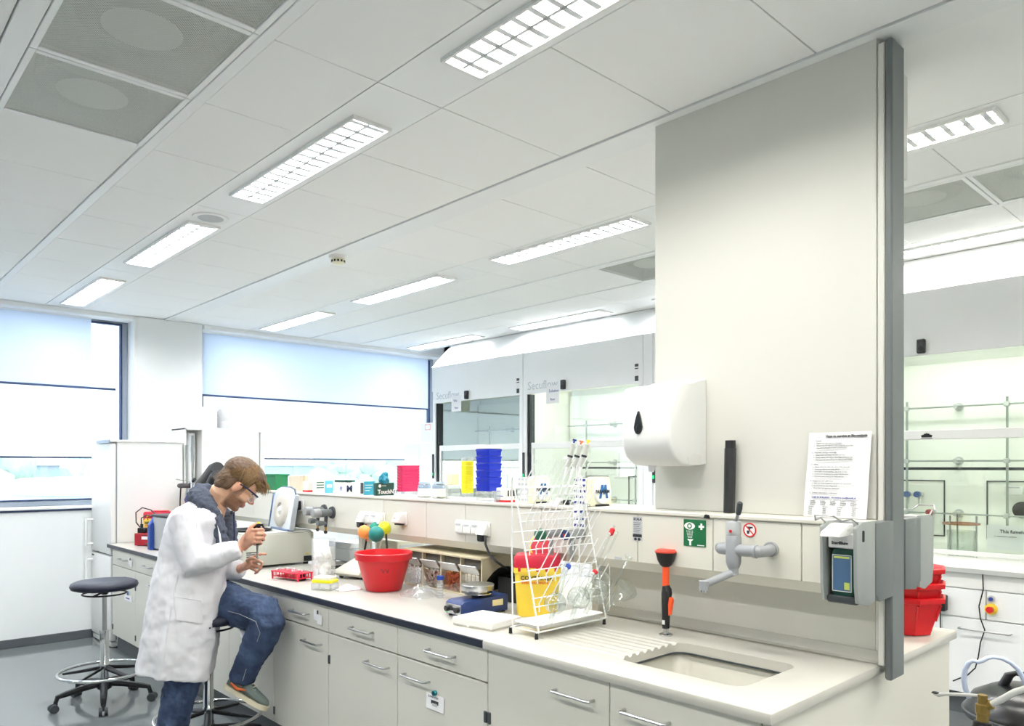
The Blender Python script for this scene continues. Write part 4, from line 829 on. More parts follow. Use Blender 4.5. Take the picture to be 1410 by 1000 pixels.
bm2 = mat('blue_clear_plastic', '1c33b8', .18, alpha=.96); petri_stack(654, 673, 692, 618, 6, bm2, 'tall stack of cobalt blue pipette tip trays with white lid', 2.51, M_['plas'], .05, mat('lid_white', 'eef0f2', .4), rnd=0)
def bottle(px, w_, Y, lab, ptop=664):
    x = shelf_x(px, Y); z1 = ony(px, ptop, Y).z-LZ; r = w_/2; t = thing('sample_bottle', lab, 'bottle', (x, Y+r, LZ))
    obj('glass', MB().lathe([(r*.95, 0), (r, .004), (r, z1*.75), (r*.8, z1*.86), (r*.8, z1*.9)]), M_['plas'], t); obj('cap', MB().lathe([(r*.86, z1*.88), (r*.86, z1), (0, z1)]), mat('cap_paleblue', 'b9c9dc', .4), t); obj('label', MB().lathe([(r*1.02, z1*.1), (r*1.02, z1*.6)], cap=False), M_['card'], t); obj('blue_content', MB().lathe([(r*.97, z1*.58), (r*.97, z1*.8), (0, z1*.8)]), mat('content_blue', '9fb8d4', .4), t)
bottle(577, .075, 2.52, 'left white-labelled bottle with blue top beside the pink stack'); bottle(597, .075, 2.52, 'right white-labelled bottle with blue top, before the beige box')
sbox('cardboard_box', 'small beige box between the two labelled bottles', 'box', 583, 585, 590, 665, M_['cream'], 2.56); sbox('cardboard_box', 'beige box right of the second labelled bottle', 'box', 602, 606, 617, 667, M_['cream'], 2.55)
t, wd, hh_ = sbox('tip_box', 'clear empty tip box with cream insert left of yellow stack', 'box', 613, 621, 634, 668, M_['plas'], 2.52); obj('insert', MB().box(-wd/2+.004, wd/2-.004, .004, D-.004, hh_, hh_+.06, .004), mat('insert_cream', 'efeccb', .4), t)
t = thing('small_beaker', 'small clear plastic pot in front of the blue stack', 'pot', (shelf_x(684, 2.495), 2.50, LZ)); obj('pot', MB().lathe([(.018, 0), (.022, .055), (.021, .055), (.017, .003), (0, .003)], cap=False), M_['plas'], t)
t, wd, hh_ = sbox('reagent_carton', 'white carton with red base beside the drying rack top', 'box', 683, 697, 709, 672, M_['card'], 2.50); obj('red_band', MB().box(-wd/2-.001, wd/2+.001, -.001, D+.001, 0, .010), M_['red'], t)
obj('print', MB().box(-wd*.4, wd*.2, -.001, 0, hh_*.4, hh_*.45).box(-wd*.4, -wd*.1, -.001, 0, hh_*.75, hh_*.8), M_['inkb'], t)
for k in range(4): obj('side_print', MB().box(wd/2, wd/2+.001, .01+k*.018, .018+k*.018, .03, hh_-.012), M_['ink'], t)
def film_dispenser(p0, pc, p1, ptop, Y, lab):
    x0, x1 = shelf_x(p0, Y), shelf_x(pc, Y); hh_ = ony(pc, ptop, Y).z-LZ; D = onx(p1, 690, x1).y-Y; wd = D
    t = thing('film_dispenser', lab, 'dispenser', (x1, Y+D/2, LZ), PI/2, group='cream lab-film dispensers')
    obj('housing', MB().prism([(-wd/2, 0), (wd/2, 0), (wd/2, hh_*.3), (wd*.44, hh_*.9), (wd*.36, hh_), (-wd*.40, hh_), (-wd*.46, hh_*.93), (-wd/2, hh_*.3)], 0, .03, 'y', .004), M_['cream'], t)
    obj('round_boss', MB().cyl((.0, -.012, hh_*.50), (0, 0, hh_*.50), wd*.38, wd*.41, 36), M_['white'], t)
    bl_ = mat('mark_blue', '1f5f9a', .5)
    obj('letter_mark', MB().prism([(-.030, -.030), (-.016, -.030), (-.006, .010), (-.002, -.012), (.006, -.012), (.010, .010), (.016, -.030), (.030, -.030), (.018, .030), (.006, .030), (.002, .008), (-.002, .030), (-.016, .030)], -.0135, -.012, 'y', 0), bl_, t).location = (0, 0, hh_*.50)
    text('lettering', 'PARAFILM', .021, M_['ink'], t, facing((-wd*.40, -.0150, hh_*.45)), bold=.0006); obj('cutter', MB().box(-wd*.3, wd*.35, -.004, .01, 0, .008), M_['ink'], t)
    W_ = x1-x0; obj('carton', MB().box(-wd/2+.002, wd/2-.002, .031, W_, 0, hh_*.96, .002), M_['card'], t); obj('dark_opening', MB().box(-wd/2+.01, wd/2-.01, .04, W_-.01, hh_*.96, hh_*.97), M_['dgrey'], t)
    pr = MB()
    for i in range(3):
        for j in range(5): pr.box(-wd/2+.0005, -wd/2+.002, .035+i*W_*.24, .035+i*W_*.24+W_*.15, .012+j*hh_*.19, .022+j*hh_*.19)
    obj('print', pr, M_['inkb'] if p0 > 760 else M_['faint'], t); return t
film_dispenser(713, 733, 758, 656, 2.51, 'left cream film dispenser with blue M, seen through rack'); film_dispenser(790, 814, 842, 657, 2.505, 'right cream film dispenser with blue M beside towel dispenser')
t = thing('label_sheet', 'white blue-printed strip hanging over the duct edge left of dispenser', 'label sheet', (shelf_x(799, 2.475), 2.4675, 1.39))
obj('sheet', MB().box(-.035, .035, -.001, 0, -.10, .0).box(-.035, .035, -.001, .05, 0, .001), M_['paper'], t)
for i in range(2):
    for j in range(3): obj('print', MB().box(-.028+i*.033, -.006+i*.033, -.0015, -.001, -.03-j*.03, -.018-j*.03), M_['inkb'], t)
t = thing('cable_connector', 'small white and black connectors lying behind the rack', 'connectors', (shelf_x(768, 2.53), 2.54, LZ)); obj('plug', MB().box(-.03, 0, 0, .03, 0, .03, .003), M_['card'], t); obj('socket', MB().box(.02, .05, 0, .03, 0, .022, .003), M_['black'], t); obj('link', MB().cyl((-.0, .015, .012), (.08, .015, .012), .005, seg=8), M_['mgrey'], t)
# pipettes on carousel
t0 = thing('pipette_stand', 'slim white stand holding three pipettes on the shelf', 'stand', (shelf_x(792, 2.6), 2.62, LZ)); obj('foot', MB().lathe([(.06, 0), (.06, .01), (.012, .02), (0, .02)]), M_['white'], t0); obj('column', MB().cyl((0, 0, .015), (0, 0, .22), .009), M_['white'], t0); obj('holder', MB().box(-.06, .06, -.04, .0, .205, .222, .004), M_['white'], t0)
for (tx_, ty_, bx_, by_, cc, nm) in ((791.5, 605, 781, 643, '2a3f8f', 'blue'), (801, 607, 790, 643, 'e8704a', 'orange'), (810.5, 606, 800, 643, 'f0d832', 'yellow')):
    a, b = ony(tx_, ty_, 2.57), ony(bx_, by_, 2.55); d = (a-b).normalized()
    t = thing('pipette', 'grey-white pipette with %s push button standing above the rack' % nm, 'pipette', b, group='pipettes on the stand'); a = a-b; b = Vector((0, 0, 0))
    obj('handle', MB().tube([b, b+d*.02, b+d*.08, b+d*(a.length-.022), b+d*(a.length-.018)], [.008, .012, .011, .013, .006], 12), mat('pipette_grey', 'c9cac4', .4), t)
    obj('push_button', MB().tube([b+d*(a.length-.02), b+d*(a.length-.008), b+d*(a.length-.008), a], [.004, .004, .0095, .0095], 12), mat('button_'+nm, cc, .35), t)
    obj('finger_hook', MB().tube([b+d*(a.length-.026), b+d*(a.length-.024)+Vector((.018, -.004, 0)), b+d*(a.length-.036)+Vector((.022, -.004, 0))], .004, 6), mat('pipette_grey', 'c9cac4', .4), t)
    obj('shaft', MB().tube([b, b-d*.05, b-d*.13], [.007, .0045, .003], 10), M_['white'], t); obj('print', MB().tube([b+d*.045, b+d*.055], .0125, 12), M_['ink'], t)
# ================================================================== THINGS ON THE WORKTOP
TZ = .9005
# --- drying rack (pegs point to +x, long side along y)
wm = mat('white_wire', 'eceded', .35); WR = .0028
rk = thing('drying_rack', 'white wire drying rack with slanted pegs on the drainer', 'drying rack', (-2.12, 2.25, .902))
P_ = lambda x, y, z: Vector((x+2.12, y-2.25, z-.902))
ya, yb = 2.055, 2.455
def front(y, z): return P_(-2.045-(z-.93)*.245, y, z)            # leaning front frame
for y in (ya, yb):
    obj('side_frame', MB().tube([P_(-2.045, y, .925), front(y, .93), front(y, 1.20), front(y, 1.50)], .0035, 6), wm, rk)
    obj('side_frame', MB().tube([P_(-2.045, y, .925), P_(-2.19, y, .925), P_(-2.195, y, 1.2), P_(-2.195, y, 1.51), P_(-2.188, y, 1.522), P_(-2.180, y, 1.505)], .0035, 6), wm, rk)
    for x in (-2.045, -2.19):
        obj('rubber_foot', MB().cyl(P_(x, y-.012, .9025), P_(x, y-.012, .924), .0075, .006, 12), M_['black'], rk)
for i in range(2): obj('base_rail', MB().cyl(P_((-2.045, -2.19)[i], ya-.012, .927), P_((-2.045, -2.19)[i], yb+.004, .927), .0035, seg=6), wm, rk)
lv_z = [1.02, 1.125, 1.235, 1.345, 1.445]
for z in lv_z:
    for dz in (0, .032):
        obj('cross_wire', MB().cyl(front(ya, z+dz)-Vector((0, .006, 0)), front(yb, z+dz)+Vector((0, .006, 0)), .0025, seg=6), wm, rk)
for z in (1.1, 1.3, 1.48): obj('back_wire', MB().cyl(P_(-2.195, ya, z), P_(-2.195, yb, z), .0025, seg=6), wm, rk)
for j, z in enumerate(lv_z):
    n = 10 if j > 1 else 7
    for k in range(n):
        y = ya+.02+(yb-ya-.04)*(k+.5*(j % 2)*.6)/n
        a = front(y, z); obj('peg', MB().tube([front(y, z-.02), a+Vector((.004, 0, .012)), a+Vector((.085, .012, .145))], .0023, 6), wm, rk)
tr = thing('drip_tray', 'white shallow drip tray under the drying rack', 'tray', (-2.115, 2.25, .931))
obj('tray', MB().loft([[Vector((x, y, z)) for x, y in rrect(-a, a, -b, b, .02)] for a, b, z in ((.055, .17, 0), (.066, .19, .018), (.072, .196, .019), (.071, .195, .021), (.063, .187, .017), (.053, .168, .003))]), M_['white'], tr)
# glassware hung on the rack
GL = M_['lab']
def flask(loc, r, neck, d, lab, cat='flask', name='round_flask'):
    """round flask hanging neck-down along direction d"""
    t = thing(name, lab, cat, loc); z = Vector(d).normalized(); R = Vector((0, 0, 1)).rotation_difference(z).to_matrix().to_4x4()
    prof = [(.009, 0), (.0105, .002), (.0085, .01), (.0085, neck)] + [(r*math.sin(a), neck+r*.85-r*math.cos(a)) for a in [PI*k/12 for k in range(2, 13)]]
    obj('bulb', MB().lathe(prof, M=R, seg=24, cap=False), GL, t); return t
flask((-2.03, 2.10, .955), .043, .045, (.05, .35, 1), 'round glass flask hanging lowest left on the rack')
flask((-2.0, 2.19, .965), .045, .05, (.15, .35, 1), 'round glass flask hanging second on the lower pegs')
flask((-1.99, 2.26, .98), .05, .055, (.25, .55, 1), 'round glass flask hanging right on the lower pegs')
flask((-1.98, 2.31, 1.02), .042, .05, (.1, .4, 1), 'round glass flask behind the right lower flask')
fl = thing('glass_funnel', 'wide glass cone funnel hanging at the right end of rack', 'funnel', (-1.965, 2.365, .99))
Rm = Vector((0, 0, 1)).rotation_difference(Vector((.45, .35, .62)).normalized()).to_matrix().to_4x4()
obj('cone', MB().lathe([(.007, -.02), (.008, .02), (.045, .10), (.05, .105), (.048, .125), (.03, .137), (0, .14)], M=Rm, seg=28, cap=False), GL, fl)
def rod_glass(p, q, lab, cap, fun=False, r=.005):
    p, q = Vector(p), Vector(q); t = thing('glass_column', lab, 'glassware', p); q = q-p
    obj('tube', MB().tube([(0, 0, 0), q*.5, q], r, 10), GL, t); d = q.normalized()
    if cap: obj('stopcock', MB().tube([q*.86, q*.88, q*.95, q*.97], [.004, .011, .011, .004], 10), M_[cap] if cap != 'blue' else mat('valve_blue', '3a55b5', .4), t); obj('stopcock_barrel', MB().cyl(q*.9-Vector((.0, .016, .006)), q*.9+Vector((0, .016, .006)), .006, seg=8), M_['card'], t)
    if fun: obj('flared_top', MB().tube([q, q+d*.012, q+d*.02], [.006, .016, .018], 14, cap=False), GL, t)
    return t
rod_glass((-2.03, 2.10, 1.0), (-1.97, 2.235, 1.40), 'long glass tube with flared top slanting across the rack', None, True, .0055)
rod_glass((-2.01, 2.10, .99), (-2.0, 2.18, 1.19), 'glass separator with blue stopcock low on the rack', 'blue', False)
rod_glass((-1.99, 2.19, 1.03), (-1.94, 2.275, 1.16), 'glass piece with white and red stopcock mid rack', 'red', False, .006)
rod_glass((-1.99, 2.24, 1.04), tuple(ony(846, 724, 2.40)), 'long glass tube with red stopcock at the right of the rack', 'red', False, .0045)
rod_glass((-1.985, 2.26, 1.03), (-1.93, 2.39, 1.30), 'plain glass tube beside the red stopcock tube', None, False, .004)
rod_glass((-1.97, 2.35, 1.0), (-1.93, 2.45, 1.18), 'short glass joint tube hanging near the funnel', None, True, .006)
# --- sharps bin
def sharps_bin(loc, rz, w_, d_, h_, lab, op=True):
    t = thing('sharps_bin', lab, 'bin', loc, rz); rr = lambda s, z: [Vector((x, y, z)) for x, y in rrect(-w_/2*s, w_/2*s, -d_/2*s, d_/2*s, .022)]
    obj('body', MB().loft([rr(.86, 0), rr(.9, .02), rr(1, h_*.88), rr(1.05, h_*.9), rr(1.05, h_)]), M_['yellow'], t)
    obj('lid', MB().loft([rr(1.02, h_), rr(1.04, h_+.006), rr(1.02, h_+.045), rr(.94, h_+.055)]), M_['crim'], t)
    text('lettering', 'CONTAINER', .021*w_/.17, M_['ink'], t, facing((-w_*.36, -d_/2*.99-.003, h_*.76)) @ Matrix.Rotation(.03, 4, 'X'), bold=.0006); text('lettering', 'INFECTIOUS WASTE', .011*w_/.17, mat('warning_orange', 'e0602a', .6), t, facing((-w_*.34, -d_/2*.99-.0025, h_*.68)), bold=.0004)
    for k in range(5): obj('clip', MB().box(-w_*.42+k*w_*.2, -w_*.36+k*w_*.2, -d_/2*1.08, -d_/2*1.04, h_*.93, h_*1.02, .002), M_['crim'], t)
    if op:
        R = Matrix.Translation((w_*.12, d_*.30, h_+.035)) @ Matrix.Rotation(1.15, 4, 'X')
        obj('flap', MB().lathe([(0, 0), (w_*.36, 0), (w_*.38, .004), (w_*.36, .01), (0, .01)], c=(0, w_*.36, 0), M=None, seg=32).b and MB().lathe([(0, 0), (w_*.28, 0), (w_*.29, .004), (w_*.28, .01), (0, .01)], M=R @ Matrix.Translation((0, w_*.25, 0)), seg=32), M_['crim'], t)
        obj('flap_rim', MB().lathe([(w_*.285, -.001), (w_*.32, .0), (w_*.32, .008), (w_*.285, .011), (w_*.285, -.001)], M=R @ Matrix.Translation((0, w_*.25, 0)), seg=32, cap=False), M_['yellow'], t)
    else:
        obj('carry_handle', MB().tube([(-w_*.3, -d_*.45, h_*1.0), (-w_*.2, -d_*.55, h_*1.12), (w_*.3, -d_*.55, h_*1.12), (w_*.35, -d_*.45, h_*1.0)], .006, 8), M_['yellow'], t)
        obj('flap', MB().box(-w_*.2, w_*.42, -d_*.3, d_*.3, h_+.055, h_+.066, .004), M_['crim'], t)
    return t
sharps_bin((-2.395, 2.40, TZ), .75, .20, .14, .215, 'yellow sharps bin with red open lid behind the drying rack')
# --- cardboard box, hotplate, tube
bxx = thing('flat_box', 'flat white cardboard box at the front edge near the sink top', 'box', (-2.385, 2.085, TZ), .12)
obj('lid', MB().box(-.11, .11, -.09, .10, .006, .034, .003), M_['card'], bxx); obj('base', MB().box(-.106, .106, -.087, .097, 0, .0055), mat('card_edge', 'c9c6bd', .8), bxx); text('lettering', 'VERPA', .016, M_['mgrey'], bxx, facing((-.02, .02, .0343), 'up')); obj('finger_notch', MB().cyl((-.02, -.0905, .008), (-.02, -.0895, .008), .008, seg=12), M_['card'], bxx)
hpn = thing('magnetic_stirrer', 'dark blue magnetic stirrer with round steel plate', 'stirrer', (-2.60, 2.22, TZ), -.06)
nb_ = mat('navy_enamel', '24386b', .35)
obj('body', MB().prism([(-.13, .008), (.13, .008), (.13, .078), (-.115, .07), (-.13, .06)], -.06, .06, 'x', .004).b and MB().prism([(-.13, .008), (.13, .008), (.13, .080), (-.115, .070), (-.132, .058)], -.06, .06, 'x', .004), nb_, hpn)
obj('front_panel', MB().box(-.056, .056, -.134, -.131, .012, .056, .001), M_['steel'], hpn)
for x, m in ((-.035, 'black'), (-.008, 'black'), (.008, 'black'), (.036, 'black')): obj('knob', MB().cyl((x, -.15 if abs(x) > .02 else -.142, .034), (x, -.134, .034), .012 if abs(x) > .02 else .005, .013 if abs(x) > .02 else .006, 16), M_[m], hpn)
obj('green_sticker', MB().box(-.053, -.04, -.1348, -.134, .013, .022), mat('sticker_green', '57c05a', .5), hpn); obj('rating_plate', MB().box(.0602, .0612, .04, .10, .035, .062), mat('plate_cream', 'd8cfa8', .5), hpn)
obj('plate_stem', MB().lathe([(.03, .078), (.035, .085), (.068, .09), (.068, .094), (.05, .098), (.05, .104)], c=(0, .0, 0)), M_['chrome'], hpn); obj('steel_plate', MB().lathe([(.06, .104), (.074, .106), (.076, .11), (.076, .130), (.074, .132), (0, .133)], c=(0, .0, 0), seg=40), M_['steel'], hpn)
for x in (-.045, .045):
    for y in (-.115, .115): obj('foot', MB().cyl((x, y, 0), (x, y, .009), .008, seg=10), M_['black'], hpn)
cf = thing('centrifuge_tube', 'clear conical tube with blue cap standing by the bins', 'tube', (-3.02, 2.334, TZ))
obj('tube', MB().lathe([(.004, 0), (.0155, .002), (.015, .095)], cap=False), M_['plas'], cf); obj('cap', MB().lathe([(.0175, .093), (.0175, .112), (0, .112)]), mat('cap_blue', '2447a5', .4), cf)
for k in range(5): obj('graduation', MB().lathe([(.0158, .02+k*.013), (.0158, .022+k*.013)], cap=False), M_['faint'], cf)
# --- crumpled bag
def crumpled(name, lab, cat, loc, sx, sy, h_, m, seed=0, n=26):
    mb = MB(); g = []
    for j in range(n+1):
        row = []
        for i in range(n+1):
            u, v = i/n*2-1, j/n*2-1; r = math.hypot(u, v); q = Vector((u*2.2+seed, v*2.2, seed))
            z = h_*max(0, 1-r**2.2)*(.45+.9*abs(noise.noise(q*1.5)))+h_*.3*abs(noise.noise(q*4))
            w = 1+.18*noise.noise(Vector((u*1.5, v*1.5, seed+5))); row.append(mb.b.verts.new((u*sx*w*(1 if r < 1 else 1/r**.6), v*sy*w*(1 if r < 1 else 1/r**.6), max(.001, z))))
        g.append(row)
    for j in range(n):
        for i in range(n): mb.b.faces.new((g[j][i], g[j][i+1], g[j+1][i+1], g[j+1][i]))
    return tag(obj(name, mb, m, smooth=60, loc=loc), lab, cat)
crumpled('plastic_bag', 'crumpled clear plastic bag lying right of the red bucket', 'bag', tuple(onz(581, 820, TZ)), .11, .10, .05, M_['plas'], 3)
crumpled('paper_tissue', 'crumpled white tissue lying left of the red bucket', 'tissue', tuple(onz(480, 812, TZ)), .05, .07, .03, M_['paper'], 8)
# --- bucket
def bucket(loc, lab, r0, r1, h_, m, seg=40, name='bucket', rz=0, write=False, fill=True, group=None):
    t = thing(name, lab, 'bucket', loc, rz, group)
    obj('body', MB().lathe([(r0*.9, 0), (r0, .006), (r1*.93, h_*.80), (r1*.95, h_*.82)], seg=seg), m, t, smooth=30 if seg < 12 else 50)
    obj('rim', MB().lathe([(r1*.93, h_*.80), (r1*1.0, h_*.81), (r1*1.03, h_*.97), (r1*.99, h_), (r1*.94, h_*.985), (r1*.88, h_*.75), (r1*.70, h_*.3), (0, h_*.28)], seg=seg, cap=False), m, t, smooth=30 if seg < 12 else 50)
    return t
bk_ = bucket((-3.43, 2.27, TZ), 'large red plastic bucket on the worktop below balloons', .095, .150, .205, M_['red'])
c = Vector((.085, -.085)); 
for k, (dx, dz) in enumerate(((0, .02), (.012, .0), (.022, .012), (.034, .0), (.044, .018))):
    pass
a_ = -.72; hand = MB(); pts = [Vector((math.cos(a_+u)*(.128), math.sin(a_+u)*(.128), .12+.012*math.sin(u*38))) for u in [k*.012 for k in range(34)]]
obj('handwriting', hand.tube([p*1.0 for p in pts], .0012, 5), M_['ink'], bk_)
# red tubs stacked behind the post
def tub(z, lab, r=.134, h_=.15, full=True):
    t = thing('red_tub', lab, 'tub', (-1.135, 3.215, z), .3, group='stacked red tubs')
    ring = lambda r_, z_: [Vector((r_*math.cos(2*PI*k/8+PI/8)*1.08, r_*math.sin(2*PI*k/8+PI/8), z_)) for k in range(8)]
    obj('body', MB().loft([ring(r*.68, 0), ring(r*.94, h_*.84), ring(r*1.05, h_*.86), ring(r*1.06, h_*.97), ring(r*1.0, h_), ring(r*.93, h_*.9), ring(r*.66, .012)]), mat('tub_red', 'cc161d', .35), t)
    for k in range(8):
        a = 2*PI*k/8+PI/8; obj('rib', MB().tube([Vector((r*.80*math.cos(a)*1.08, r*.80*math.sin(a), h_*.38)), Vector((r*.93*math.cos(a)*1.08, r*.93*math.sin(a), h_*.80))], .006, 6), mat('tub_red', 'cc161d', .35), t)
    return t
tub(.9055, 'bottom red octagonal tub in the stack behind the grey post'); tub(.962, 'middle red octagonal tub in the stack behind the post'); tub(1.02, 'top red octagonal tub in the stack behind the post')
# --- tip and pipe bins under the duct
bn = thing('tip_bin_dispenser', 'beige four-bin dispenser with tilting clear flaps under the duct', 'dispenser', (-3.19, 2.47, TZ))
bg_ = mat('bin_beige', 'c9bd9f', .5); x0b, x1b = -.33, .33; Db = .27; Hb = .205
obj('top_board', MB().box(x0b-.005, x1b+.005, -.01, Db, Hb-.012, Hb, .002), bg_, bn); obj('back_board', MB().box(x0b, x1b, Db-.01, Db, 0, Hb-.012), bg_, bn); obj('base_board', MB().box(x0b, x1b, 0, Db-.01, 0, .01), bg_, bn)
for k in range(5):
    x = x0b+k*(x1b-x0b)/4; obj('divider', MB().box(x-.005, x+.005, .0, Db-.01, .01, Hb-.012), bg_, bn)
cm = [mat('tips_white', 'e6e3da', .6, var=.2, scale=90), mat('tips_white', 'e6e3da', .6), mat('tips_brown', 'b0703f', .6, var=.35, scale=60), mat('tips_paper', 'e9e2d2', .7, var=.1)]
for k in range(4):
    a, b = x0b+k*.165+.008, x0b+(k+1)*.165-.008
    obj('bin_front', MB().box(a, b, .0, .003, .01, .105), M_['glass'], bn); obj('tilt_flap', MB().prism([(-.030, .158), (-.026, .162), (.004, .120), (.0, .116)], a+.006, b-.006, 'x', .001), mat('flap_silver', 'dfe0df', .25, .4), bn)
    obj('dark_slot', MB().box(a, b, .02, .025, .14, .192), mat('slot_brown', '6f6a60', .6), bn)
    f = MB()
    if k < 3:
        for q in range(150):
            p = Vector((random.uniform(a+.01, b-.01), random.uniform(.008, .03)+.12*(q % 3)*.1, random.uniform(.014, .105))); d = Vector((random.uniform(-1, 1), random.uniform(-.3, .3), random.uniform(-1, 1))).normalized()*.022
            p1 = p+d; p1.z = max(.012, p1.z); p1.x = min(max(p1.x, a+.004), b-.004); p1.y = max(.006, p1.y)
            f.tube([p, p1], [.0045, .002] if k < 2 else [.004, .004], 5)
        o = obj('tip_heap', f, cm[k], bn); o['kind'] = 'stuff'
    else:
        for q in range(7): f.box(a+.02+q*.016, a+.03+q*.016, .008+.003*(q % 2), .014+.003*(q % 2), .012, .11+.004*(q % 3))
        o = obj('paper_strips', f, cm[k], bn); o['kind'] = 'stuff'
# black folded cover behind the stirrer
bc = thing('black_cover', 'glossy black plastic cover slumped behind the blue stirrer', 'cover', (-2.83, 2.60, TZ))
mb = MB(); g = []
for i in range(9):
    u = i/8; row = []
    for j in range(9):
        v = j/8; row.append(mb.b.verts.new((-.02+.30*u-.03*math.sin(v*3), -.16+.30*v, .005+.19*math.sin(min(1, u*1.25)*PI*.5)**.8*(1-.12*v)+.006*math.sin(9*v+5*u))))
    g.append(row)
for i in range(8):
    for j in range(8): mb.b.faces.new((g[i][j], g[i+1][j], g[i+1][j+1], g[i][j+1]))
for i in (0,): pass
bmesh.ops.solidify(mb.b, geom=mb.b.faces[:], thickness=.004)
obj('cover', mb, M_['blackg'], bc, smooth=60)
obj('block', MB().box(.05, .24, -.10, .14, 0, .13, .01), M_['black'], bc)
# --- balloons
bl_specs = [(502, 733, 9.5, 'ff9a4d', 'orange', 'orange balloon at the left of the small bunch', 4.32), (518, 736, 11, '157e79', 'teal', 'dark teal balloon in front of the small bunch', 4.22), (529, 729, 9.5, 'e8ee2f', 'lime', 'lime yellow balloon at the right of the small bunch', 4.32), (517, 727, 8, '1f8f7d', 'jade', 'jade balloon half hidden at the back of the bunch', 4.42)]
hold = thing('balloon_holder', 'clear jar with tubing carrying the four small balloons', 'holder', (-3.74, 2.42, TZ))
obj('jar', MB().lathe([(.03, 0), (.032, .08), (.03, .10), (.028, .10), (.029, .005)], cap=False), M_['plas'], hold)
hb = hold.location
for k, (px, py, rp, hx_, nm, lab, tt) in enumerate(bl_specs):
    p = att(px, py, tt); r = rp*tt/1041.6; t = thing('balloon', lab, 'balloon', p)
    lean = (Vector((hb.x, hb.y, hb.z+.10))-p); kd = lean.normalized(); R = Vector((0, 0, 1)).rotation_difference(kd).to_matrix().to_4x4()
    el = 1.15 if nm == 'lime' else 1.04
    obj('balloon', MB().lathe([(r*math.sin(a)*(1-.12*max(0, -math.cos(a))), -math.cos(a)*r*el) for a in [PI*k_/16 for k_ in range(17)]], M=R, seg=28), mat('balloon_'+nm, hx_, .35), t, smooth=80)
    obj('knot', MB().lathe([(.006, r*el*.97), (.004, r*el+.006), (.006, r*el+.015)], M=R, seg=10), mat('balloon_'+nm, hx_, .35), t)
    obj('stem', MB().tube([kd*(r*el+.01), lean*.75+Vector((0, 0, -.01)), lean+Vector((0, 0, -.04))], .0035, 6), M_['plas'], t)
# --- white and grey apparatus behind
dv = thing('thermal_cycler', 'low grey apparatus with sockets behind the tissue jar', 'apparatus', (-4.58, 2.78, TZ))
obj('body', MB().box(-.17, .10, -.09, .14, .012, .10, .008), mat('app_grey', 'b9bfc2', .45), dv); obj('lid', MB().prism([(-.08, .10), (-.06, .135), (.12, .135), (.13, .10)], -.15, .08, 'x', .004), mat('app_white', 'dfe3e8', .4), dv)
obj('blue_panel', MB().box(-.168, -.10, -.0925, -.09, .10, .14), mat('panel_blue', '3d6fae', .5), dv); obj('socket', MB().box(.1005, .108, -.05, -.01, .03, .06, .002).box(.1005, .108, .02, .05, .03, .06, .002), M_['black'], dv)
for x in (-.15, .08): obj('foot', MB().cyl((x, -.06, 0), (x, -.06, .013), .012, seg=10), M_['black'], dv)
ph = thing('bench_meter', 'small cream bench meter with sloped keypad display', 'meter', (-3.93, 2.43, TZ), .3)
obj('body', MB().prism([(-.12, .03), (-.09, .012), (.10, .012), (.12, .10), (.08, .105), (-.11, .05)], -.10, .10, 'x', .006), mat('meter_cream', 'd9d7cb', .45), ph)
obj('display', MB().box(-.07, .02, .03, .07, 0, .002), mat('lcd', 'a9b8a0', .3), ph).matrix_local = Matrix.Translation((0, 0, .058)) @ Matrix.Rotation(.28, 4, 'X')
for k in range(4): obj('key', MB().box(.045+(k % 2)*.025, .06+(k % 2)*.025, -.02+(k//2)*.03, -.005+(k//2)*.03, 0, .003), M_['mgrey'], ph).matrix_local = Matrix.Translation((0, 0, .065)) @ Matrix.Rotation(.28, 4, 'X')
for x in (-.08, .08): obj('foot', MB().cyl((x, -.07, 0), (x, -.07, .03), .012, seg=10).cyl((x, .08, 0), (x, .08, .014), .012, seg=10), M_['dgrey'], ph)
ap = thing('power_supply', 'beige box apparatus standing behind the balloons', 'apparatus', (-4.12, 2.84, TZ)); obj('body', MB().box(-.13, .13, -.1, .12, .01, .185, .006), mat('app_beige', 'cfcdbc', .5), ap); obj('front_panel', MB().box(.1305, .133, -.08, .10, .03, .16), mat('app_grey', 'b9bfc2', .45), ap)
for x in (-.1, .1): obj('foot', MB().box(x-.01, x+.01, -.08, .1, 0, .011), M_['black'], ap)
wv = thing('wrapped_tray', 'grey plastic-wrapped trays lying behind the balloons', 'trays', (-4.22, 3.08, TZ))
for k in range(4): obj('tray', MB().box(-.12+k*.01, .14-k*.008, -.08, .10, .001+k*.026, .022+k*.026, .003), mat('tray_grey', '9fa8b0', .35, var=.1), wv)
cb2 = thing('cable_tangle', 'tangle of dark cables lying behind the tissue jar', 'cables', (-4.16, 2.45, TZ))
for k in range(5):
    pts = [Vector((random.uniform(-.10, .10), random.uniform(-.08, .10), .007+.02*random.random())) for _ in range(5)]
    sp_ = []
    for i in range(4):
        for u in range(4): sp_.append(pts[i].lerp(pts[i+1], u/4)+Vector((0, 0, .012*math.sin(u/4*PI))))
    obj('cable', MB().tube(sp_, .005, 6), M_['black'], cb2)
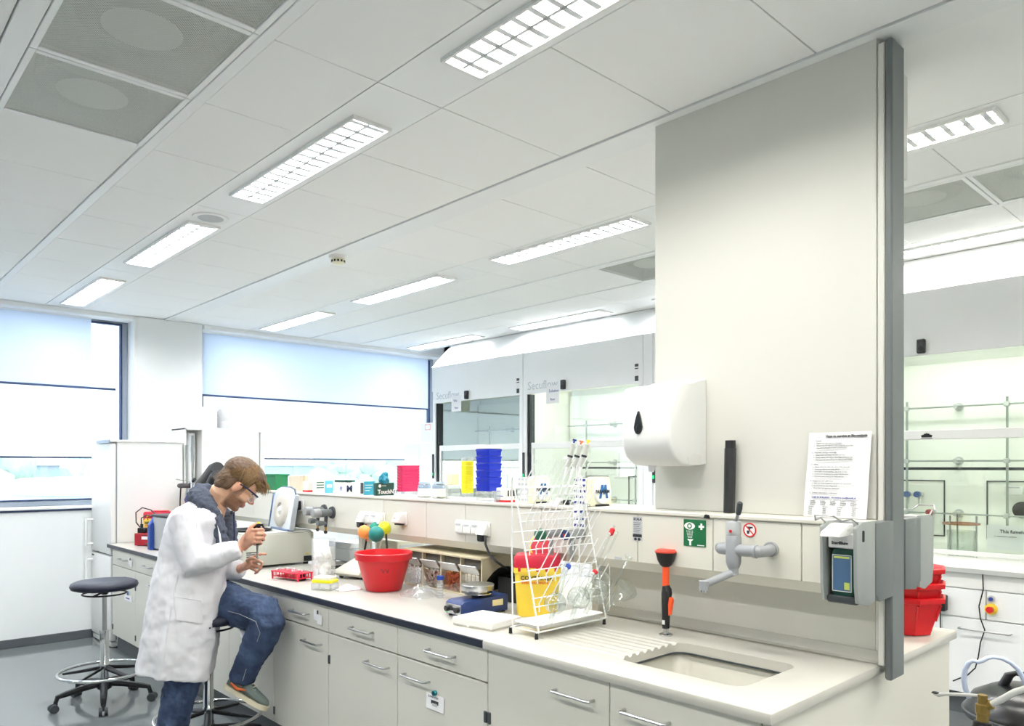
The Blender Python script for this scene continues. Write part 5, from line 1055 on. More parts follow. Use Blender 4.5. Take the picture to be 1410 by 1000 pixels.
# tissue jar
tj = thing('tissue_jar', 'tall clear jar filled with crumpled white tissues', 'jar', (-4.0, 2.23, TZ))
obj('jar', MB().lathe([(.062, 0), (.066, .01), (.070, .235), (.0675, .235), (.0635, .012), (0, .008)], cap=False, seg=36), M_['wrap'], tj)
tm = MB()
for k in range(26): tm.ball((random.uniform(-.03, .03), random.uniform(-.03, .03), .03+k*.0055), random.uniform(.018, .027), 8)
obj('tissues', remesh(tm, .006, mat('tissue_white', 'fbfbf8', .9), 0, 'tissues', lambda a: crumple(a, .028, .02)), parent=tj)
wb = thing('wash_bottle_cap', 'small dark blue cap lying left of the tissue jar', 'cap', (-4.07, 2.13, TZ)); obj('cap', MB().lathe([(.024, 0), (.024, .03), (.018, .045), (0, .045)]), mat('cap_navy', '2b3d63', .4), wb)
# tip box with yellow tray
tb = thing('tip_box', 'clear tip box with bright yellow tray and white top', 'box', (-3.655, 2.045, TZ), .5)
obj('clear_base', MB().prism(rrect(-.062, .062, -.042, .042, .008), 0, .038, 'z', .002), M_['plas'], tb); obj('yellow_tray', MB().prism(rrect(-.06, .06, -.04, .04, .006), .039, .054, 'z', .002), mat('tray_yellow', 'f4ea2c', .35), tb); obj('tip_rows', MB().prism(rrect(-.05, .05, -.033, .033, .004), .0545, .072, 'z', .002), mat('tips_top', 'ecebe6', .6, var=.08, scale=120), tb)
dc = thing('petri_lid', 'flat clear round lid lying right of the tip box', 'lid', (-3.575, 2.11, TZ)); obj('lid', MB().lathe([(.045, 0), (.047, .002), (.047, .010), (.045, .011), (0, .011)]), M_['plas'], dc)
# red tube rack
rm = mat('rack_red', 'dc2a45', .4)
tr_ = thing('tube_rack', 'pink-red openwork tube rack holding small tubes', 'tube rack', (-4.12, 2.09, TZ), .18)
obj('top_plate', MB().box(-.125, .125, -.055, .055, .042, .048, .001), rm, tr_); obj('lower_plate', MB().box(-.122, .122, -.052, .052, .014, .018, .001), rm, tr_)
for x in (-.118, .118):
    for y in (-.048, .048): obj('leg', MB().tube([(x, y, .048), (x, y, 0)], [.007, .005], 6), rm, tr_)
ls = MB()
for k in range(11):
    for y in (-.052, .052): ls.box(-.11+k*.022-.002, -.11+k*.022+.002, y-.001, y+.001, .018, .042)
for k in range(5):
    for x in (-.122, .122): ls.box(x-.001, x+.001, -.04+k*.02-.002, -.04+k*.02+.002, .018, .042)
obj('side_lattice', ls, rm, tr_)
hh2 = MB()
for i in range(10):
    for j in range(4): hh2.cyl((-.105+i*.0235, -.036+j*.024, .0481), (-.105+i*.0235, -.036+j*.024, .0486), .008, seg=10)
o = obj('tube_holes', hh2, mat('hole_dark', '8c1a2c', .6), tr_); o['kind'] = 'stuff'
for (x, y, a, lb) in ((-.06, .02, .3, 'white microtube at the back left of the red rack'), (-.02, .03, 0, 'white microtube at the back middle of the red rack'), (.04, -.02, 1.2, 'white microtube at the front middle of red rack'), (.09, .01, .8, 'white microtube at the right end of the red rack'), (-.09, -.03, 1.0, 'white microtube at the front left of red rack')):
    tt_ = thing('microtube', lb, 'microtube', tr_.matrix_basis @ Vector((x, y, .0485)), a, group='microtubes on the red rack')
    obj('tube', MB().tube([(0, 0, .006), (.02, 0, .007), (.035, 0, .006)], [.006, .0055, .002], 8), M_['plas'], tt_); obj('cap', MB().box(-.01, 0, -.007, .007, .001, .012, .002), M_['white'], tt_)
# centrifuge with open lid
cg = mat('centrifuge_grey', 'c3c3b8', .45)
ce = thing('benchtop_centrifuge', 'beige-grey benchtop centrifuge with its lid standing open', 'centrifuge', (-4.95, 2.30, TZ))
obj('body', MB().prism(rrect(-.25, .25, -.245, .255, .03), .014, .215, 'z', .006), cg, ce); obj('top_deck', MB().prism(rrect(-.24, .24, -.235, .245, .03), .2155, .225, 'z', .003), mat('deck_grey', 'd5d6cf', .4), ce)
obj('rotor_bowl', MB().lathe([(.12, .226), (.135, .232), (.14, .24), (.12, .24), (.11, .2255), (0, .2255)], c=(0.02, -.10, 0), seg=36), M_['black'], ce)
obj('inlet_grille', MB().box(.2505, .252, -.21, -.20, .10, .103), M_['ink'], ce)
for k in range(5): obj('grille_slot', MB().box(.2503, .252, -.23, -.15, .05+k*.013, .056+k*.013), M_['ink'], ce)
obj('power_inlet', MB().box(.2503, .256, .17, .24, .02, .055, .002), M_['black'], ce); obj('warning_triangle', MB().prism([(.185, .065), (.205, .065), (.195, .082)], .2503, .2515, 'x'), mat('warning_yellow', 'e2c33a', .5), ce); obj('lock_plug', MB().cyl((.2503, -.10, .13), (.253, -.10, .13), .012, seg=16), M_['lgrey'], ce)
for x in (-.2, .22):
    for y in (-.2, .2): obj('foot', MB().cyl((x, y, 0), (x, y, .015), .018, seg=12), M_['black'], ce)
ld = obj('lid', MB().prism([(-.19, 0), (.19, 0), (.19, .22), (.15, .27), (.08, .285), (-.08, .285), (-.15, .27), (-.19, .22)], -.014, .014, 'y', .004), mat('lid_paleblue', 'd4d8db', .35), ce)
ld.location = (.06, .10, .232); ld.rotation_euler = (-.15, 0, -.10)
obj('lid_frame', MB().box(-.205, -.192, -.02, .016, 0, .24, .004), mat('steel_blue', '5a6f8f', .35, .3), ld); obj('lid_frame', MB().box(.192, .205, -.02, .016, 0, .24, .004), mat('silver_blue', 'c3cad2', .3, .5), ld)
obj('lid_edge', MB().tube([(-.19, -.0, .0), (-.19, 0, .22), (-.15, 0, .272), (-.08, 0, .288), (.08, 0, .288), (.15, 0, .272), (.19, 0, .22), (.19, 0, 0)], .007, 8), mat('edge_slate', '5b6678', .4), ld)
obj('rotor_pad', MB().lathe([(0, 0), (.045, 0), (.05, .012), (.10, .012), (.115, .0), (.12, -.01), (0, -.01)], M=Matrix.Translation((0, -.022, .13)) @ Matrix.Rotation(PI/2, 4, 'X'), seg=36), mat('pad_beige', 'c9c4ba', .5), ld); obj('pad_centre', MB().lathe([(0, .02), (.018, .018), (.03, .0)], M=Matrix.Translation((0, -.022, .13)) @ Matrix.Rotation(PI/2, 4, 'X'), seg=24), M_['card'], ld)
obj('hinge', MB().box(-.15, .18, -.02, .02, -.01, .006, .003), mat('steel_blue', '5a6f8f', .35, .3), ld)
ws = thing('white_instrument', 'low white instrument standing left of the centrifuge', 'instrument', (-5.45, 2.38, TZ)); obj('body', MB().box(-.14, .14, -.15, .15, .01, .16, .01), M_['white'], ws); obj('cover', MB().box(-.12, .12, -.13, .13, .1605, .20, .008), mat('cover_grey', 'c9cfd3', .4), ws); obj('feet', MB().box(-.12, .12, -.13, .13, 0, .011), M_['black'], ws)
# ================================================================== LEFT END OF THE WORKTOP
sharps_bin((-6.93, 2.26, TZ), .5, .20, .15, .21, 'yellow sharps bin with red lid beside the fridge', False)
rs = thing('power_unit', 'red electrical power unit with black plugs by the fridge', 'power unit', (-6.66, 2.12, TZ), .62)
obj('case', MB().box(-.12, .14, -.06, .06, .004, .105, .004), mat('unit_red', 'a3202c', .4), rs); obj('meter_label', MB().box(-.05, .02, -.0615, -.06, .055, .08).box(.08, .12, -.0615, -.06, .07, .088), M_['card'], rs); obj('print', MB().box(-.05, .01, -.0612, -.06, .088, .093), M_['ink'], rs); obj('plug', MB().box(-.10, -.03, -.05, -.0, .1055, .15, .005).cyl((-.075, -.025, .15), (-.075, -.025, .18), .012, seg=10), M_['black'], rs); obj('white_plug', MB().box(.03, .05, -.045, -.02, .1055, .165, .003), M_['white'], rs); obj('switch', MB().box(.04, .07, -.064, -.06, .02, .045, .002), M_['black'], rs)
obj('feet', MB().box(-.1, .12, -.05, .05, 0, .0045), M_['black'], rs)
tag(obj('looped_cable', MB().tube([Vector((-6.72, 2.05, 1.05)), Vector((-6.80, 2.04, 1.09)), Vector((-6.84, 2.05, 1.17)), Vector((-6.74, 2.07, 1.215)), Vector((-6.62, 2.1, 1.20)), Vector((-6.55, 2.13, 1.15)), Vector((-6.56, 2.14, 1.07))], .005, 6), M_['black']), 'black cable looping above the red power unit', 'cable')
tag(obj('looped_cable', MB().tube([Vector((-6.70, 2.05, 1.06)), Vector((-6.70, 2.05, 1.13)), Vector((-6.62, 2.07, 1.16)), Vector((-6.52, 2.09, 1.15)), Vector((-6.42, 2.12, 1.14))], .005, 6), M_['black']), 'second short black cable above the red power unit', 'cable')
wbth = thing('water_bath', 'blue and steel water bath partly behind the white coat', 'water bath', (-6.20, 2.12, TZ), .1)
obj('steel_tank', MB().box(-.10, .22, -.10, .18, .01, .27, .01), M_['steel'], wbth); obj('rim', MB().box(-.11, .23, -.11, .19, .2705, .285, .004), M_['dgrey'], wbth)
obj('blue_end', MB().prism([(-.12, 0), (.17, 0), (.18, .24), (.12, .27), (-.07, .27), (-.12, .2)], -.16, -.101, 'x', .008), mat('bath_blue', '1c3f8f', .35), wbth); obj('tap', MB().box(-.24, -.162, -.10, -.08, .035, .045, .002), M_['black'], wbth)
# lab stand with two chrome poles and stirrer motor
stn = thing('overhead_stirrer', 'chrome two-pole stand with blue clamp and black ribbed motors', 'stirrer', (-6.12, 2.40, TZ))
q1, q2 = ony(257, 680, 2.40), ony(265, 680, 2.35); o_ = stn.location
obj('base', MB().box(-.22, .12, -.06, .10, .0, .02, .004), M_['dgrey'], stn)
for q, pt in ((q1, 613), (q2, 600)):
    zt = ony(257 if q is q1 else 265, pt, q.y).z; v = q-o_; obj('pole', MB().cyl((v.x, v.y, .02), (v.x, v.y, zt-o_.z), .014, seg=16), M_['chrome'], stn)
def m2(px, py, y): return ony(px, py, y)-o_
obj('clamp_block', MB().tube([m2(262, 690, 2.36), m2(272, 681, 2.34), m2(284, 668, 2.32), m2(290, 662, 2.30)], [.05, .075, .055, .03], 6), mat('motor_blue', '22409c', .4), stn)
obj('motor', MB().tube([m2(277, 668, 2.28), m2(288, 658, 2.26), m2(296, 648, 2.25), m2(300, 645, 2.25)], [.045, .055, .058, .05], 14), mat('ribbed_black', '1a1b1e', .5, bump=.3, bscale=150), stn)
obj('motor', MB().tube([m2(286, 680, 2.22), m2(294, 668, 2.20), m2(299, 658, 2.20), m2(301, 655, 2.2)], [.045, .055, .055, .045], 14), mat('ribbed_black', '1a1b1e', .5, bump=.3, bscale=150), stn)
obj('cross_arm', MB().tube([m2(247, 669, 2.37), m2(262, 669, 2.36), m2(268, 660, 2.35)], [.02, .02, .012], 8), M_['black'], stn)
obj('cable', MB().tube([m2(249, 672, 2.37), m2(248, 690, 2.37), m2(248, 720, 2.37)], .006, 6), M_['black'], stn); obj('rod', MB().tube([m2(243, 660, 2.4), m2(300, 671, 2.3)], .004, 6), M_['steel'], stn)
# paper rolls on the second fridge
def roll(px0, px1, pt, lab, wrap=False):
    a = onx(px0, 585, -7.15); b = onx(px1, 585, -7.15); r = (b.y-a.y)/2; z1 = onx(px0, pt, -7.15).z; t = thing('paper_roll', lab, 'paper roll', (-7.15-r, (a.y+b.y)/2, 1.9255))
    h_ = z1-1.9255; obj('roll', MB().lathe([(r*.98, 0), (r, .004), (r, h_-.004), (r*.97, h_), (.02, h_), (.02, h_-.03), (0, h_-.03)], seg=32), M_['paper'], t)
    if wrap:
        mb = MB().ball((.03, .03, h_*.5+.04), r*1.15, 14, (1, 1.35, 1.0)); mb.ball((.08, .12, .07), r*.6, 10, (1.2, 1.5, .45))
        obj('film_wrap', remesh(mb, .012, M_['wrap'], 0, 'wrap', lambda a_: crumple(a_, .07, .06)), parent=t)
roll(279, 303, 560, 'white paper roll on the second fridge'); roll(305, 330, 562, 'paper roll in crumpled clear film on the second fridge', True)
# white cupboard and carton near the fume cupboards
cu = thing('tall_cupboard', 'tall white cupboard in the corner by the fume cupboards', 'cupboard', (-7.33, 5.65, 0)); obj('body', MB().box(-.31, .30, -.28, .33, 0, 1.84, .004), M_['white'], cu); obj('door', MB().box(-.30, -.004, -.30, -.281, .08, 1.83, .002), M_['white'], cu); obj('door', MB().box(.002, .295, -.30, -.281, .08, 1.83, .002), M_['white'], cu)
cx = thing('carton', 'white carton with red print on top of the tall cupboard', 'box', (-7.22, 5.55, 1.841)); obj('body', MB().box(-.17, .15, -.13, .17, 0, .235, .003), M_['card'], cx); obj('print', MB().box(-.09, .02, -.1312, -.13, .15, .22), mat('print_pink', 'e3a9a9', .7), cx); obj('print_inner', MB().box(-.08, .01, -.1318, -.1312, .16, .21), M_['card'], cx)
# ================================================================== TAGS AND NOTES ON THE CABINETS
def note(name, lab, px0, py0, px1, py1, fn):
    a, b = ony(px0, py0, CY), ony(px1, py1, CY); t = thing(name, lab, 'note', Vector(((a.x+b.x)/2, CY-.001, b.z))); fn(t, b.x-a.x, a.z-b.z)
def f1(t, w_, h_):
    obj('paper', MB().loft([[Vector((x, -.001-.004*k, z)) for x, z in ((-w_/2, h_*.8-h_*.8*k), (w_/2, h_*.8-h_*.8*k), (w_/2, h_*.8-h_*.8*k-.0001))] for k in (0, 1)]), M_['paper'], t); obj('sheet', MB().box(-w_/2, w_/2, -.0025, -.0015, .0, h_*.82), M_['paper'], t)
    obj('picture', MB().box(-w_*.22, w_*.2, -.0035, -.0025, h_*.18, h_*.50), M_['dgrey'], t); obj('picture_inner', MB().box(-w_*.16, w_*.14, -.004, -.0035, h_*.2, h_*.36), M_['lgrey'], t)
    text('print', 'ZUURKASTEN', .011, M_['ink'], t, facing((-w_*.40, -.0028, h_*.62))); obj('magnet', MB().cyl((0, -.012, h_*.92), (0, 0, h_*.92), .011, seg=14).box(-.003, .014, -.012, 0, h_*.86, h_*1.0, .002), mat('magnet_teal', '1f6f78', .4), t)
note('cabinet_note', 'white paper with dark picture held by a magnet on door', 588, 948, 612, 983, f1)
def f2(t, w_, h_):
    obj('card', MB().box(-w_/2, w_*.15, -.004, -.001, h_*.2, h_, .001), M_['paper'], t); obj('card', MB().box(-w_*.05, w_/2, -.007, -.005, 0, h_*.72, .001), M_['paper'], t); obj('key', MB().tube([(.004, -.008, h_*1.02), (.006, -.009, h_*.75)], .004, 6), M_['dgrey'], t)
note('key_tag', 'white card tags with a key hanging on the drawer', 433, 839, 445, 861, f2); note('key_tag', 'white card with key on drawer, first cabinet from fridge', 178, 768, 183, 781, f2)
def f3(t, w_, h_):
    obj('card', MB().box(-w_/2, w_/2, -.003, -.001, 0, h_*.6, .001), M_['paper'], t); obj('blue_hook', MB().box(-.006, .012, -.01, -.003, h_*.6, h_, .002), mat('hook_blue', '4d7fb8', .4), t); obj('print', MB().box(-w_*.3, w_*.2, -.0035, -.003, h_*.2, h_*.3), M_['inkb'], t)
note('key_tag', 'white card on blue hook on the cabinet door by fridge', 172, 812, 182, 830, f3)
note('hanging_tag', 'small white tag behind the bent knee of the seated person', 332, 868, 342, 884, f2)
# ================================================================== BLACK TANK WITH HOSES (right foreground)
vc = thing('vacuum_cleaner', 'black round vacuum unit with carry handle and pale hoses', 'vacuum cleaner', (-.885, 4.06, 0)); vc.scale = (1, 1, .79)
c0 = vc.location; sx_ = .27
obj('drum', MB().lathe([(.20, .03), (.215, .05), (.225, .50), (.23, .52), (0, .52)], seg=40), M_['black'], vc); obj('chassis', MB().lathe([(.24, .04), (.26, .05), (.26, .08), (.22, .10), (0, .10)], seg=40), M_['dgrey'], vc)
obj('head', MB().lathe([(.25, .50), (.272, .52), (.275, .565), (.265, .58), (.24, .64), (.17, .69), (.08, .71), (0, .712)], seg=48), M_['blackg'], vc)
obj('head_ring', MB().lathe([(.272, .53), (.282, .54), (.282, .555), (.272, .562), (.272, .53)], seg=48, cap=False), M_['dgrey'], vc)
obj('carry_handle', MB().tube([(-.12, -.02, .68), (-.09, -.02, .765), (-.06, -.02, .785), (.10, -.02, .76), (.20, -.02, .70)], [.022, .02, .016, .016, .02], 10), M_['black'], vc)
obj('red_label', MB().box(-.02, .11, -.10, -.07, 0, .002), mat('label_salmon', 'e06a62', .5), vc).matrix_local = Matrix.Translation((.02, -.02, .690)) @ Matrix.Rotation(-.30, 4, 'X') @ Matrix.Rotation(.25, 4, 'Y')
for a in (.5, 2.1, 3.7, 5.2): obj('castor', MB().ball((.22*math.cos(a), .22*math.sin(a), .03), .03, 12), M_['black'], vc)
hs = mat('hose_pale', 'b9c4dd', .35)
def l3(px, py, y): v = ony(px, py, y)-c0; v.z /= .79; return v
obj('hose', MB().tube([l3(1334, 960, 3.8), l3(1329, 948, 3.76), l3(1327, 936, 3.76), l3(1329, 922, 3.76), l3(1334, 913, 3.76), l3(1340, 910, 3.76), l3(1347, 912, 3.76), l3(1353, 910, 3.77), l3(1360, 906, 3.78), l3(1368, 905, 3.8), l3(1380, 907, 3.82), l3(1392, 913, 3.84), l3(1402, 922, 3.85), l3(1408, 933, 3.86), l3(1414, 945, 3.87)], .011, 10), hs, vc)
# brass valve with lance
bv = thing('brass_valve', 'brass valve with grey lance and hose in front of the black vacuum', 'valve', ony(1353, 998, 3.0)); c1 = bv.location; br = mat('old_brass', '8a7440', .4, .7)
def l4(px, py, y=3.0): return ony(px, py, y)-c1
obj('body', MB().tube([l4(1353, 1010), l4(1353, 990), l4(1353, 982), l4(1353, 981), l4(1353, 970), l4(1353, 969), l4(1353, 957)], [.020, .020, .018, .023, .023, .015, .016], 8), br, bv); obj('side_branch', MB().tube([l4(1356, 975), l4(1366, 970)], [.012, .017], 8), br, bv)
obj('nut', MB().lathe([(.022, -.002), (.024, .004), (.022, .01)], c=l4(1353, 984), seg=6), br, bv); obj('black_grip', MB().tube([l4(1353, 1040), l4(1353, 1008), l4(1353, 994), l4(1353, 992)], [.022, .035, .028, .012], 12), M_['black'], bv); obj('post', MB().cyl(l4(1353, 1036), Vector((l4(1353, 1036).x, l4(1353, 1036).y, -c1.z)), .015, seg=10), M_['black'], bv)
obj('lance', MB().tube([l4(1286, 955), l4(1292, 957), l4(1302, 956), l4(1330, 957), l4(1349, 958.5)], [.006, .008, .0062, .0062, .0055], 10), M_['lgrey'], bv); obj('lance_tip', MB().ball(l4(1289, 954.5), .008, 10, (2, 1, .7)), M_['dgrey'], bv)
obj('hose', MB().tube([l4(1366, 970), l4(1380, 963), l4(1398, 953), l4(1415, 948)], .011, 10), M_['lgrey'], bv)
# ================================================================== STOOLS
def stool(loc, ang, seat_z, lab, tilt=0):
    t = thing('lab_stool', lab, 'stool', loc, group='black swivel lab stools')
    for k in range(5):
        a = math.radians(ang+72*k); c_, s_ = math.cos(a), math.sin(a)
        d = Vector((c_, s_, 0)); leg = obj('leg', MB().tube([d*.02+Vector((0, 0, .135)), d*.12+Vector((0, 0, .125)), d*.23+Vector((0, 0, .105)), d*.275+Vector((0, 0, .095)), d*.285+Vector((0, 0, .06))], [.028, .026, .022, .02, .016], 8, flat=.8), M_['black'], t)
        p = d*.285; side = Vector((-s_, c_, 0)); fw_ = Vector((c_, s_, 0))*.012
        obj('castor', MB().cyl(p+fw_-side*.026+Vector((0, 0, .028)), p+fw_-side*.006+Vector((0, 0, .028)), .027, seg=20).cyl(p+fw_+side*.006+Vector((0, 0, .028)), p+fw_+side*.026+Vector((0, 0, .028)), .027, seg=20).box(-.012, .012, -.01, .01, .03, .07, M=Matrix.Translation(p)), M_['dgrey'], leg)
    obj('hub', MB().lathe([(.03, .09), (.045, .10), (.045, .15), (.032, .165), (0, .165)]), M_['black'], t)
    for k in range(5):
        a = math.radians(ang+36+72*k); d = Vector((math.cos(a), math.sin(a), 0)); obj('ring_strut', MB().tube([d*.02+Vector((0, 0, .235)), d*.14+Vector((0, 0, .215)), d*.255+Vector((0, 0, .20))], [.018, .015, .011], 8, flat=.6), M_['black'], t)
    obj('foot_ring', MB().tube([Vector((.27*math.cos(k*PI/24), .27*math.sin(k*PI/24), .213)) for k in range(48)], .0105, 10, closed=True), M_['chrome'], t)
    obj('lower_column', MB().lathe([(.027, .13), (.027, .24), (.031, .245), (.031, .26), (.027, .265), (.027, .47), (.030, .472), (.030, .482), (0, .482)]), M_['chrome'], t)
    obj('gas_spring', MB().lathe([(.0145, .48), (.0145, seat_z-.075), (0, seat_z-.075)]), M_['steel'], t)
    obj('mount', MB().lathe([(.02, seat_z-.09), (.03, seat_z-.075), (.05, seat_z-.062), (.13, seat_z-.055), (0, seat_z-.054)]), M_['black'], t)
    obj('lever_ring', MB().tube([Vector((.13*math.cos(k*PI/20), .13*math.sin(k*PI/20), seat_z-.085)) for k in range(40)], .0055, 8, closed=True).tube([(0, 0, seat_z-.07), (.06, -.06, seat_z-.082), (.095, -.09, seat_z-.085)], .007, 6).tube([(0, 0, seat_z-.07), (-.06, .06, seat_z-.082), (-.095, .09, seat_z-.085)], .007, 6), M_['black'], t)
    obj('seat', MB().lathe([(.17, seat_z-.056), (.195, seat_z-.048), (.203, seat_z-.03), (.196, seat_z-.012), (.172, seat_z-.001), (.12, seat_z), (0, seat_z-.006)], seg=48), mat('navy_seat_foam', '161b2c', .5, bump=.1, bscale=200), t, smooth=60)
    return t
stool((-5.484, 1.45, 0), -88, .808, 'unoccupied black swivel stool on the open floor by the windows')
MS = stool((-4.115, 1.60, 0), -60, .775, 'black swivel stool under the person in the lab coat')
# ================================================================== PERSON
D0 = ray(285, 641.7); D0.z = 0; D0.normalize(); U0 = Vector((D0.y, -D0.x, 0)); Z0 = Vector((0, 0, 1))
J = lambda x, y, t_=4.05: att(x, y, t_)
man = thing('person', 'person in white lab coat, jeans and safety glasses pipetting at the bench', 'person', (J(262, 900).x, J(262, 900).y, 0)); mo = man.location
skin = bpy.data.materials.new('skin'); skin.use_nodes = True; _n = skin.node_tree.nodes; _l = skin.node_tree.links; _p = _n['Principled BSDF']
_a = _n.new('ShaderNodeVertexColor'); _a.layer_name = 'tone'; _x = _n.new('ShaderNodeTexNoise'); _x.inputs['Scale'].default_value = 60; _m = _n.new('ShaderNodeMix'); _m.data_type = 'RGBA'; _m.blend_type = 'MULTIPLY'
_m.inputs[0].default_value = .25; _l.new(_a.outputs[0], _m.inputs[6]); _l.new(_x.outputs['Color'], _m.inputs[7]); _l.new(_m.outputs[2], _p.inputs['Base Color']); _p.inputs['Roughness'].default_value = .5
_p.inputs['Subsurface Weight'].default_value = .15; _p.inputs['Subsurface Radius'].default_value = (.01, .004, .002)
# head frame: f forward, u up, s towards the camera (his right)
PT = math.radians(43); HC = J(327, 668.5, 4.06)
f_ = (U0*math.cos(PT)-Z0*math.sin(PT)); u_ = (U0*math.sin(PT)+Z0*math.cos(PT)); s_ = -D0     # right ear towards the camera
yaw_ = Matrix.Rotation(math.radians(4), 3, u_); f_ = yaw_ @ f_; s_ = yaw_ @ s_
HS = 1.10
HM = Matrix((f_, -s_, u_)).transposed().to_4x4() @ Matrix.Scale(HS, 4); HM.translation = HC
body = MB()
def hb_(c, r, rot=None):
    M = Matrix.Diagonal((r[0], r[1], r[2], 1))
    if rot is not None: M = rot @ M
    t = bmesh.new(); bmesh.ops.create_uvsphere(t, u_segments=24, v_segments=16, radius=1); t.transform(HM @ Matrix.Translation(c) @ M); body.merge(t)
hb_((-.012, 0, .045), (.096, .074, .082)); hb_((.028, 0, .035), (.062, .066, .070)); hb_((.026, 0, -.03), (.062, .058, .078)); hb_((.030, 0, -.075), (.050, .046, .034)); hb_((.066, 0, -.090), (.020, .022, .017))
hb_((.070, 0, .028), (.022, .048, .016)); hb_((.077, 0, -.058), (.018, .026, .014)); hb_((.087, 0, -.050), (.009, .020, .005)); hb_((.086, 0, -.062), (.010, .019, .006)); hb_((.060, 0, .07), (.035, .055, .04))
for sgn in (-1, 1): hb_((.055, sgn*.036, -.028), (.030, .024, .026)); hb_((-.004, sgn*.070, -.004), (.019, .010, .033), Matrix.Rotation(.25, 4, 'Y')); hb_((.070, sgn*.028, .004), (.014, .015, .010))
def ht(pts, r, seg=12): body.tube([HM @ Vector(p) for p in pts], [q*HS for q in r], seg)
ht([(.080, 0, .022), (.095, 0, .0), (.108, 0, -.020), (.111, 0, -.028)], [.009, .010, .012, .009]); hb_((.098, .011, -.026), (.010, .007, .007)); hb_((.098, -.011, -.026), (.010, .007, .007))
# neck, torso, limbs
NB = J(290, 712, 4.08)
body.tube([HM @ Vector((-.02, 0, -.02)), HM @ Vector((-.035, 0, -.07)), NB, NB+Vector((0, 0, -.06))-U0*.03], [.058, .056, .066, .08], 20)
def ell(c, a, b, n=28, up=Z0, ux=U0): v = up.cross(ux); return [c+ux*a*math.cos(2*PI*k/n)+v*b*math.sin(2*PI*k/n) for k in range(n)]
body.loft([ell(J(284, 700), .07, .09), ell(J(270, 712), .11, .19), ell(J(268, 740), .12, .18), ell(J(270, 780), .11, .155), ell(J(272, 815), .10, .13), ell(J(274, 832), .08, .11)])
SR, ER, WR_ = J(254, 714, 3.90), J(266, 776, 3.86), J(332, 755, 3.90)
SL, EL, WL = J(268, 714, 4.28), J(290, 790, 4.24), J(331, 783, 4.10)
body.tube([SR, SR.lerp(ER, .5), ER, ER.lerp(WR_, .45), WR_], [.058, .05, .043, .042, .028], 16); body.tube([SL, SL.lerp(EL, .5), EL, EL.lerp(WL, .45), WL], [.058, .05, .043, .042, .027], 16)
HR, KR, AR = J(284, 822, 4.14), J(371, 851, 3.97), J(331, 938, 4.0)
HL, KL, AL = J(272, 822, 4.08), J(251, 930, 3.95), J(226, 1035, 3.92)
for a, b, c in ((HR, KR, AR), (HL, KL, AL)): body.tube([a, a.lerp(b, .5), b, b.lerp(c, .4), c], [.085, .075, .055, .052, .036], 16)
# hands
def finger(pts, r0=.0088, r1=.0068): body.tube(pts, [r0+(r1-r0)*k/(len(pts)-1) for k in range(len(pts))], 10); body.ball(pts[-1], r1*.98, 10); [body.ball(p, r0+(r1-r0)*k/(len(pts)-1), 10) for k, p in enumerate(pts[:-1])]
HT = 3.885
# right hand: palm from the wrist to the knuckles, fingers closed round the pipette
body.tube([WR_, J(337, 748, 3.895), J(344, 741, 3.89), J(351, 739, 3.89), J(353, 739, 3.89)], [.027, .033, .039, .036, .028], 16, flat=.62)
for k, (x, y, L) in enumerate(((353.5, 729.5, 1.0), (355, 735.5, 1.06), (354, 741.5, 1.0), (351.5, 747, .85))):
    finger([J(x-7, y+1.5, 3.885), J(x, y, 3.875), J(x+7.5*L, y-.5, 3.89), J(x+9.5*L, y+1.5, 3.925), J(x+5*L, y+3, 3.955), J(x-1, y+3, 3.95)], .0098, .0078)
finger([J(338, 742, 3.875), J(341, 733, 3.87), J(345.5, 725.5, 3.88), J(351.5, 721.5, 3.90)], .0125, .0085)
# left hand: open palm up, index pointing, others curled under the tube
body.tube([WL, J(337, 780, 4.06), J(343, 777, 4.03), J(349, 774, 4.02)], [.026, .030, .034, .026], 16, flat=.66)
finger([J(347, 769, 4.02), J(354, 764.5, 4.0), J(361, 763, 3.99), J(366.5, 763.5, 3.985)], .0095, .0068)
finger([J(350, 774, 4.01), J(357, 773, 3.98), J(361, 775, 3.975), J(360, 779.5, 3.98)], .0095, .0072)
finger([J(349, 779, 4.01), J(356, 780, 3.985), J(359.5, 782.5, 3.98), J(356, 786, 3.99)], .0092, .007)
finger([J(346, 783, 4.02), J(352, 785.5, 4.0), J(355, 788, 4.0), J(351, 790, 4.01)], .0085, .0065)
finger([J(341, 772, 4.0), J(346, 768.5, 3.975), J(352, 769.5, 3.965), J(356.5, 772, 3.965)], .0115, .008)
bme = remesh(body, .0042, skin, 3, 'body')
ca = bme.color_attributes.new('tone', 'FLOAT_COLOR', 'POINT'); HI = HM.inverted()
base, rosy, stub, lipc, fing = [Vector(lin(c)) for c in ('deb091', 'd8957b', '7a5238', 'bd7a72', 'd49079')]
cols = []
for v in bme.vertices:
    p = HI @ v.co; c = base.copy()
    if p.length < .16:
        jaw = (p.z < -.030 and p.x > -.005 and p.z > -.118); side = abs(p.y) > .035 and -.045 < p.z < .012 and -.0 < p.x < .035
        k = 0
        if jaw: k = min(1, (-.030-p.z)/.02)*min(1, (p.x+.01)/.02)
        if side: k = max(k, .75)
        if p.x > .080 and -.068 < p.z < -.045 and abs(p.y) < .022: c = lipc.copy(); k = 0
        if p.x > .09 and p.z > -.04: c = rosy.copy()
        if abs(p.y) > .066: c = base.lerp(rosy, .5); k = 0
        k *= .95+.5*noise.noise(p*260); k = max(0, min(.85, k)); c = c.lerp(stub, k)
    elif (v.co-J(345, 757, 3.95)).length < .22:
        c = base.lerp(fing, .45+.4*noise.noise(v.co*40))
    cols += [c.x, c.y, c.z, 1]
ca.data.foreach_set('color', cols)
bme.transform(Matrix.Translation(-mo)); bo = obj('body', bme, parent=man)
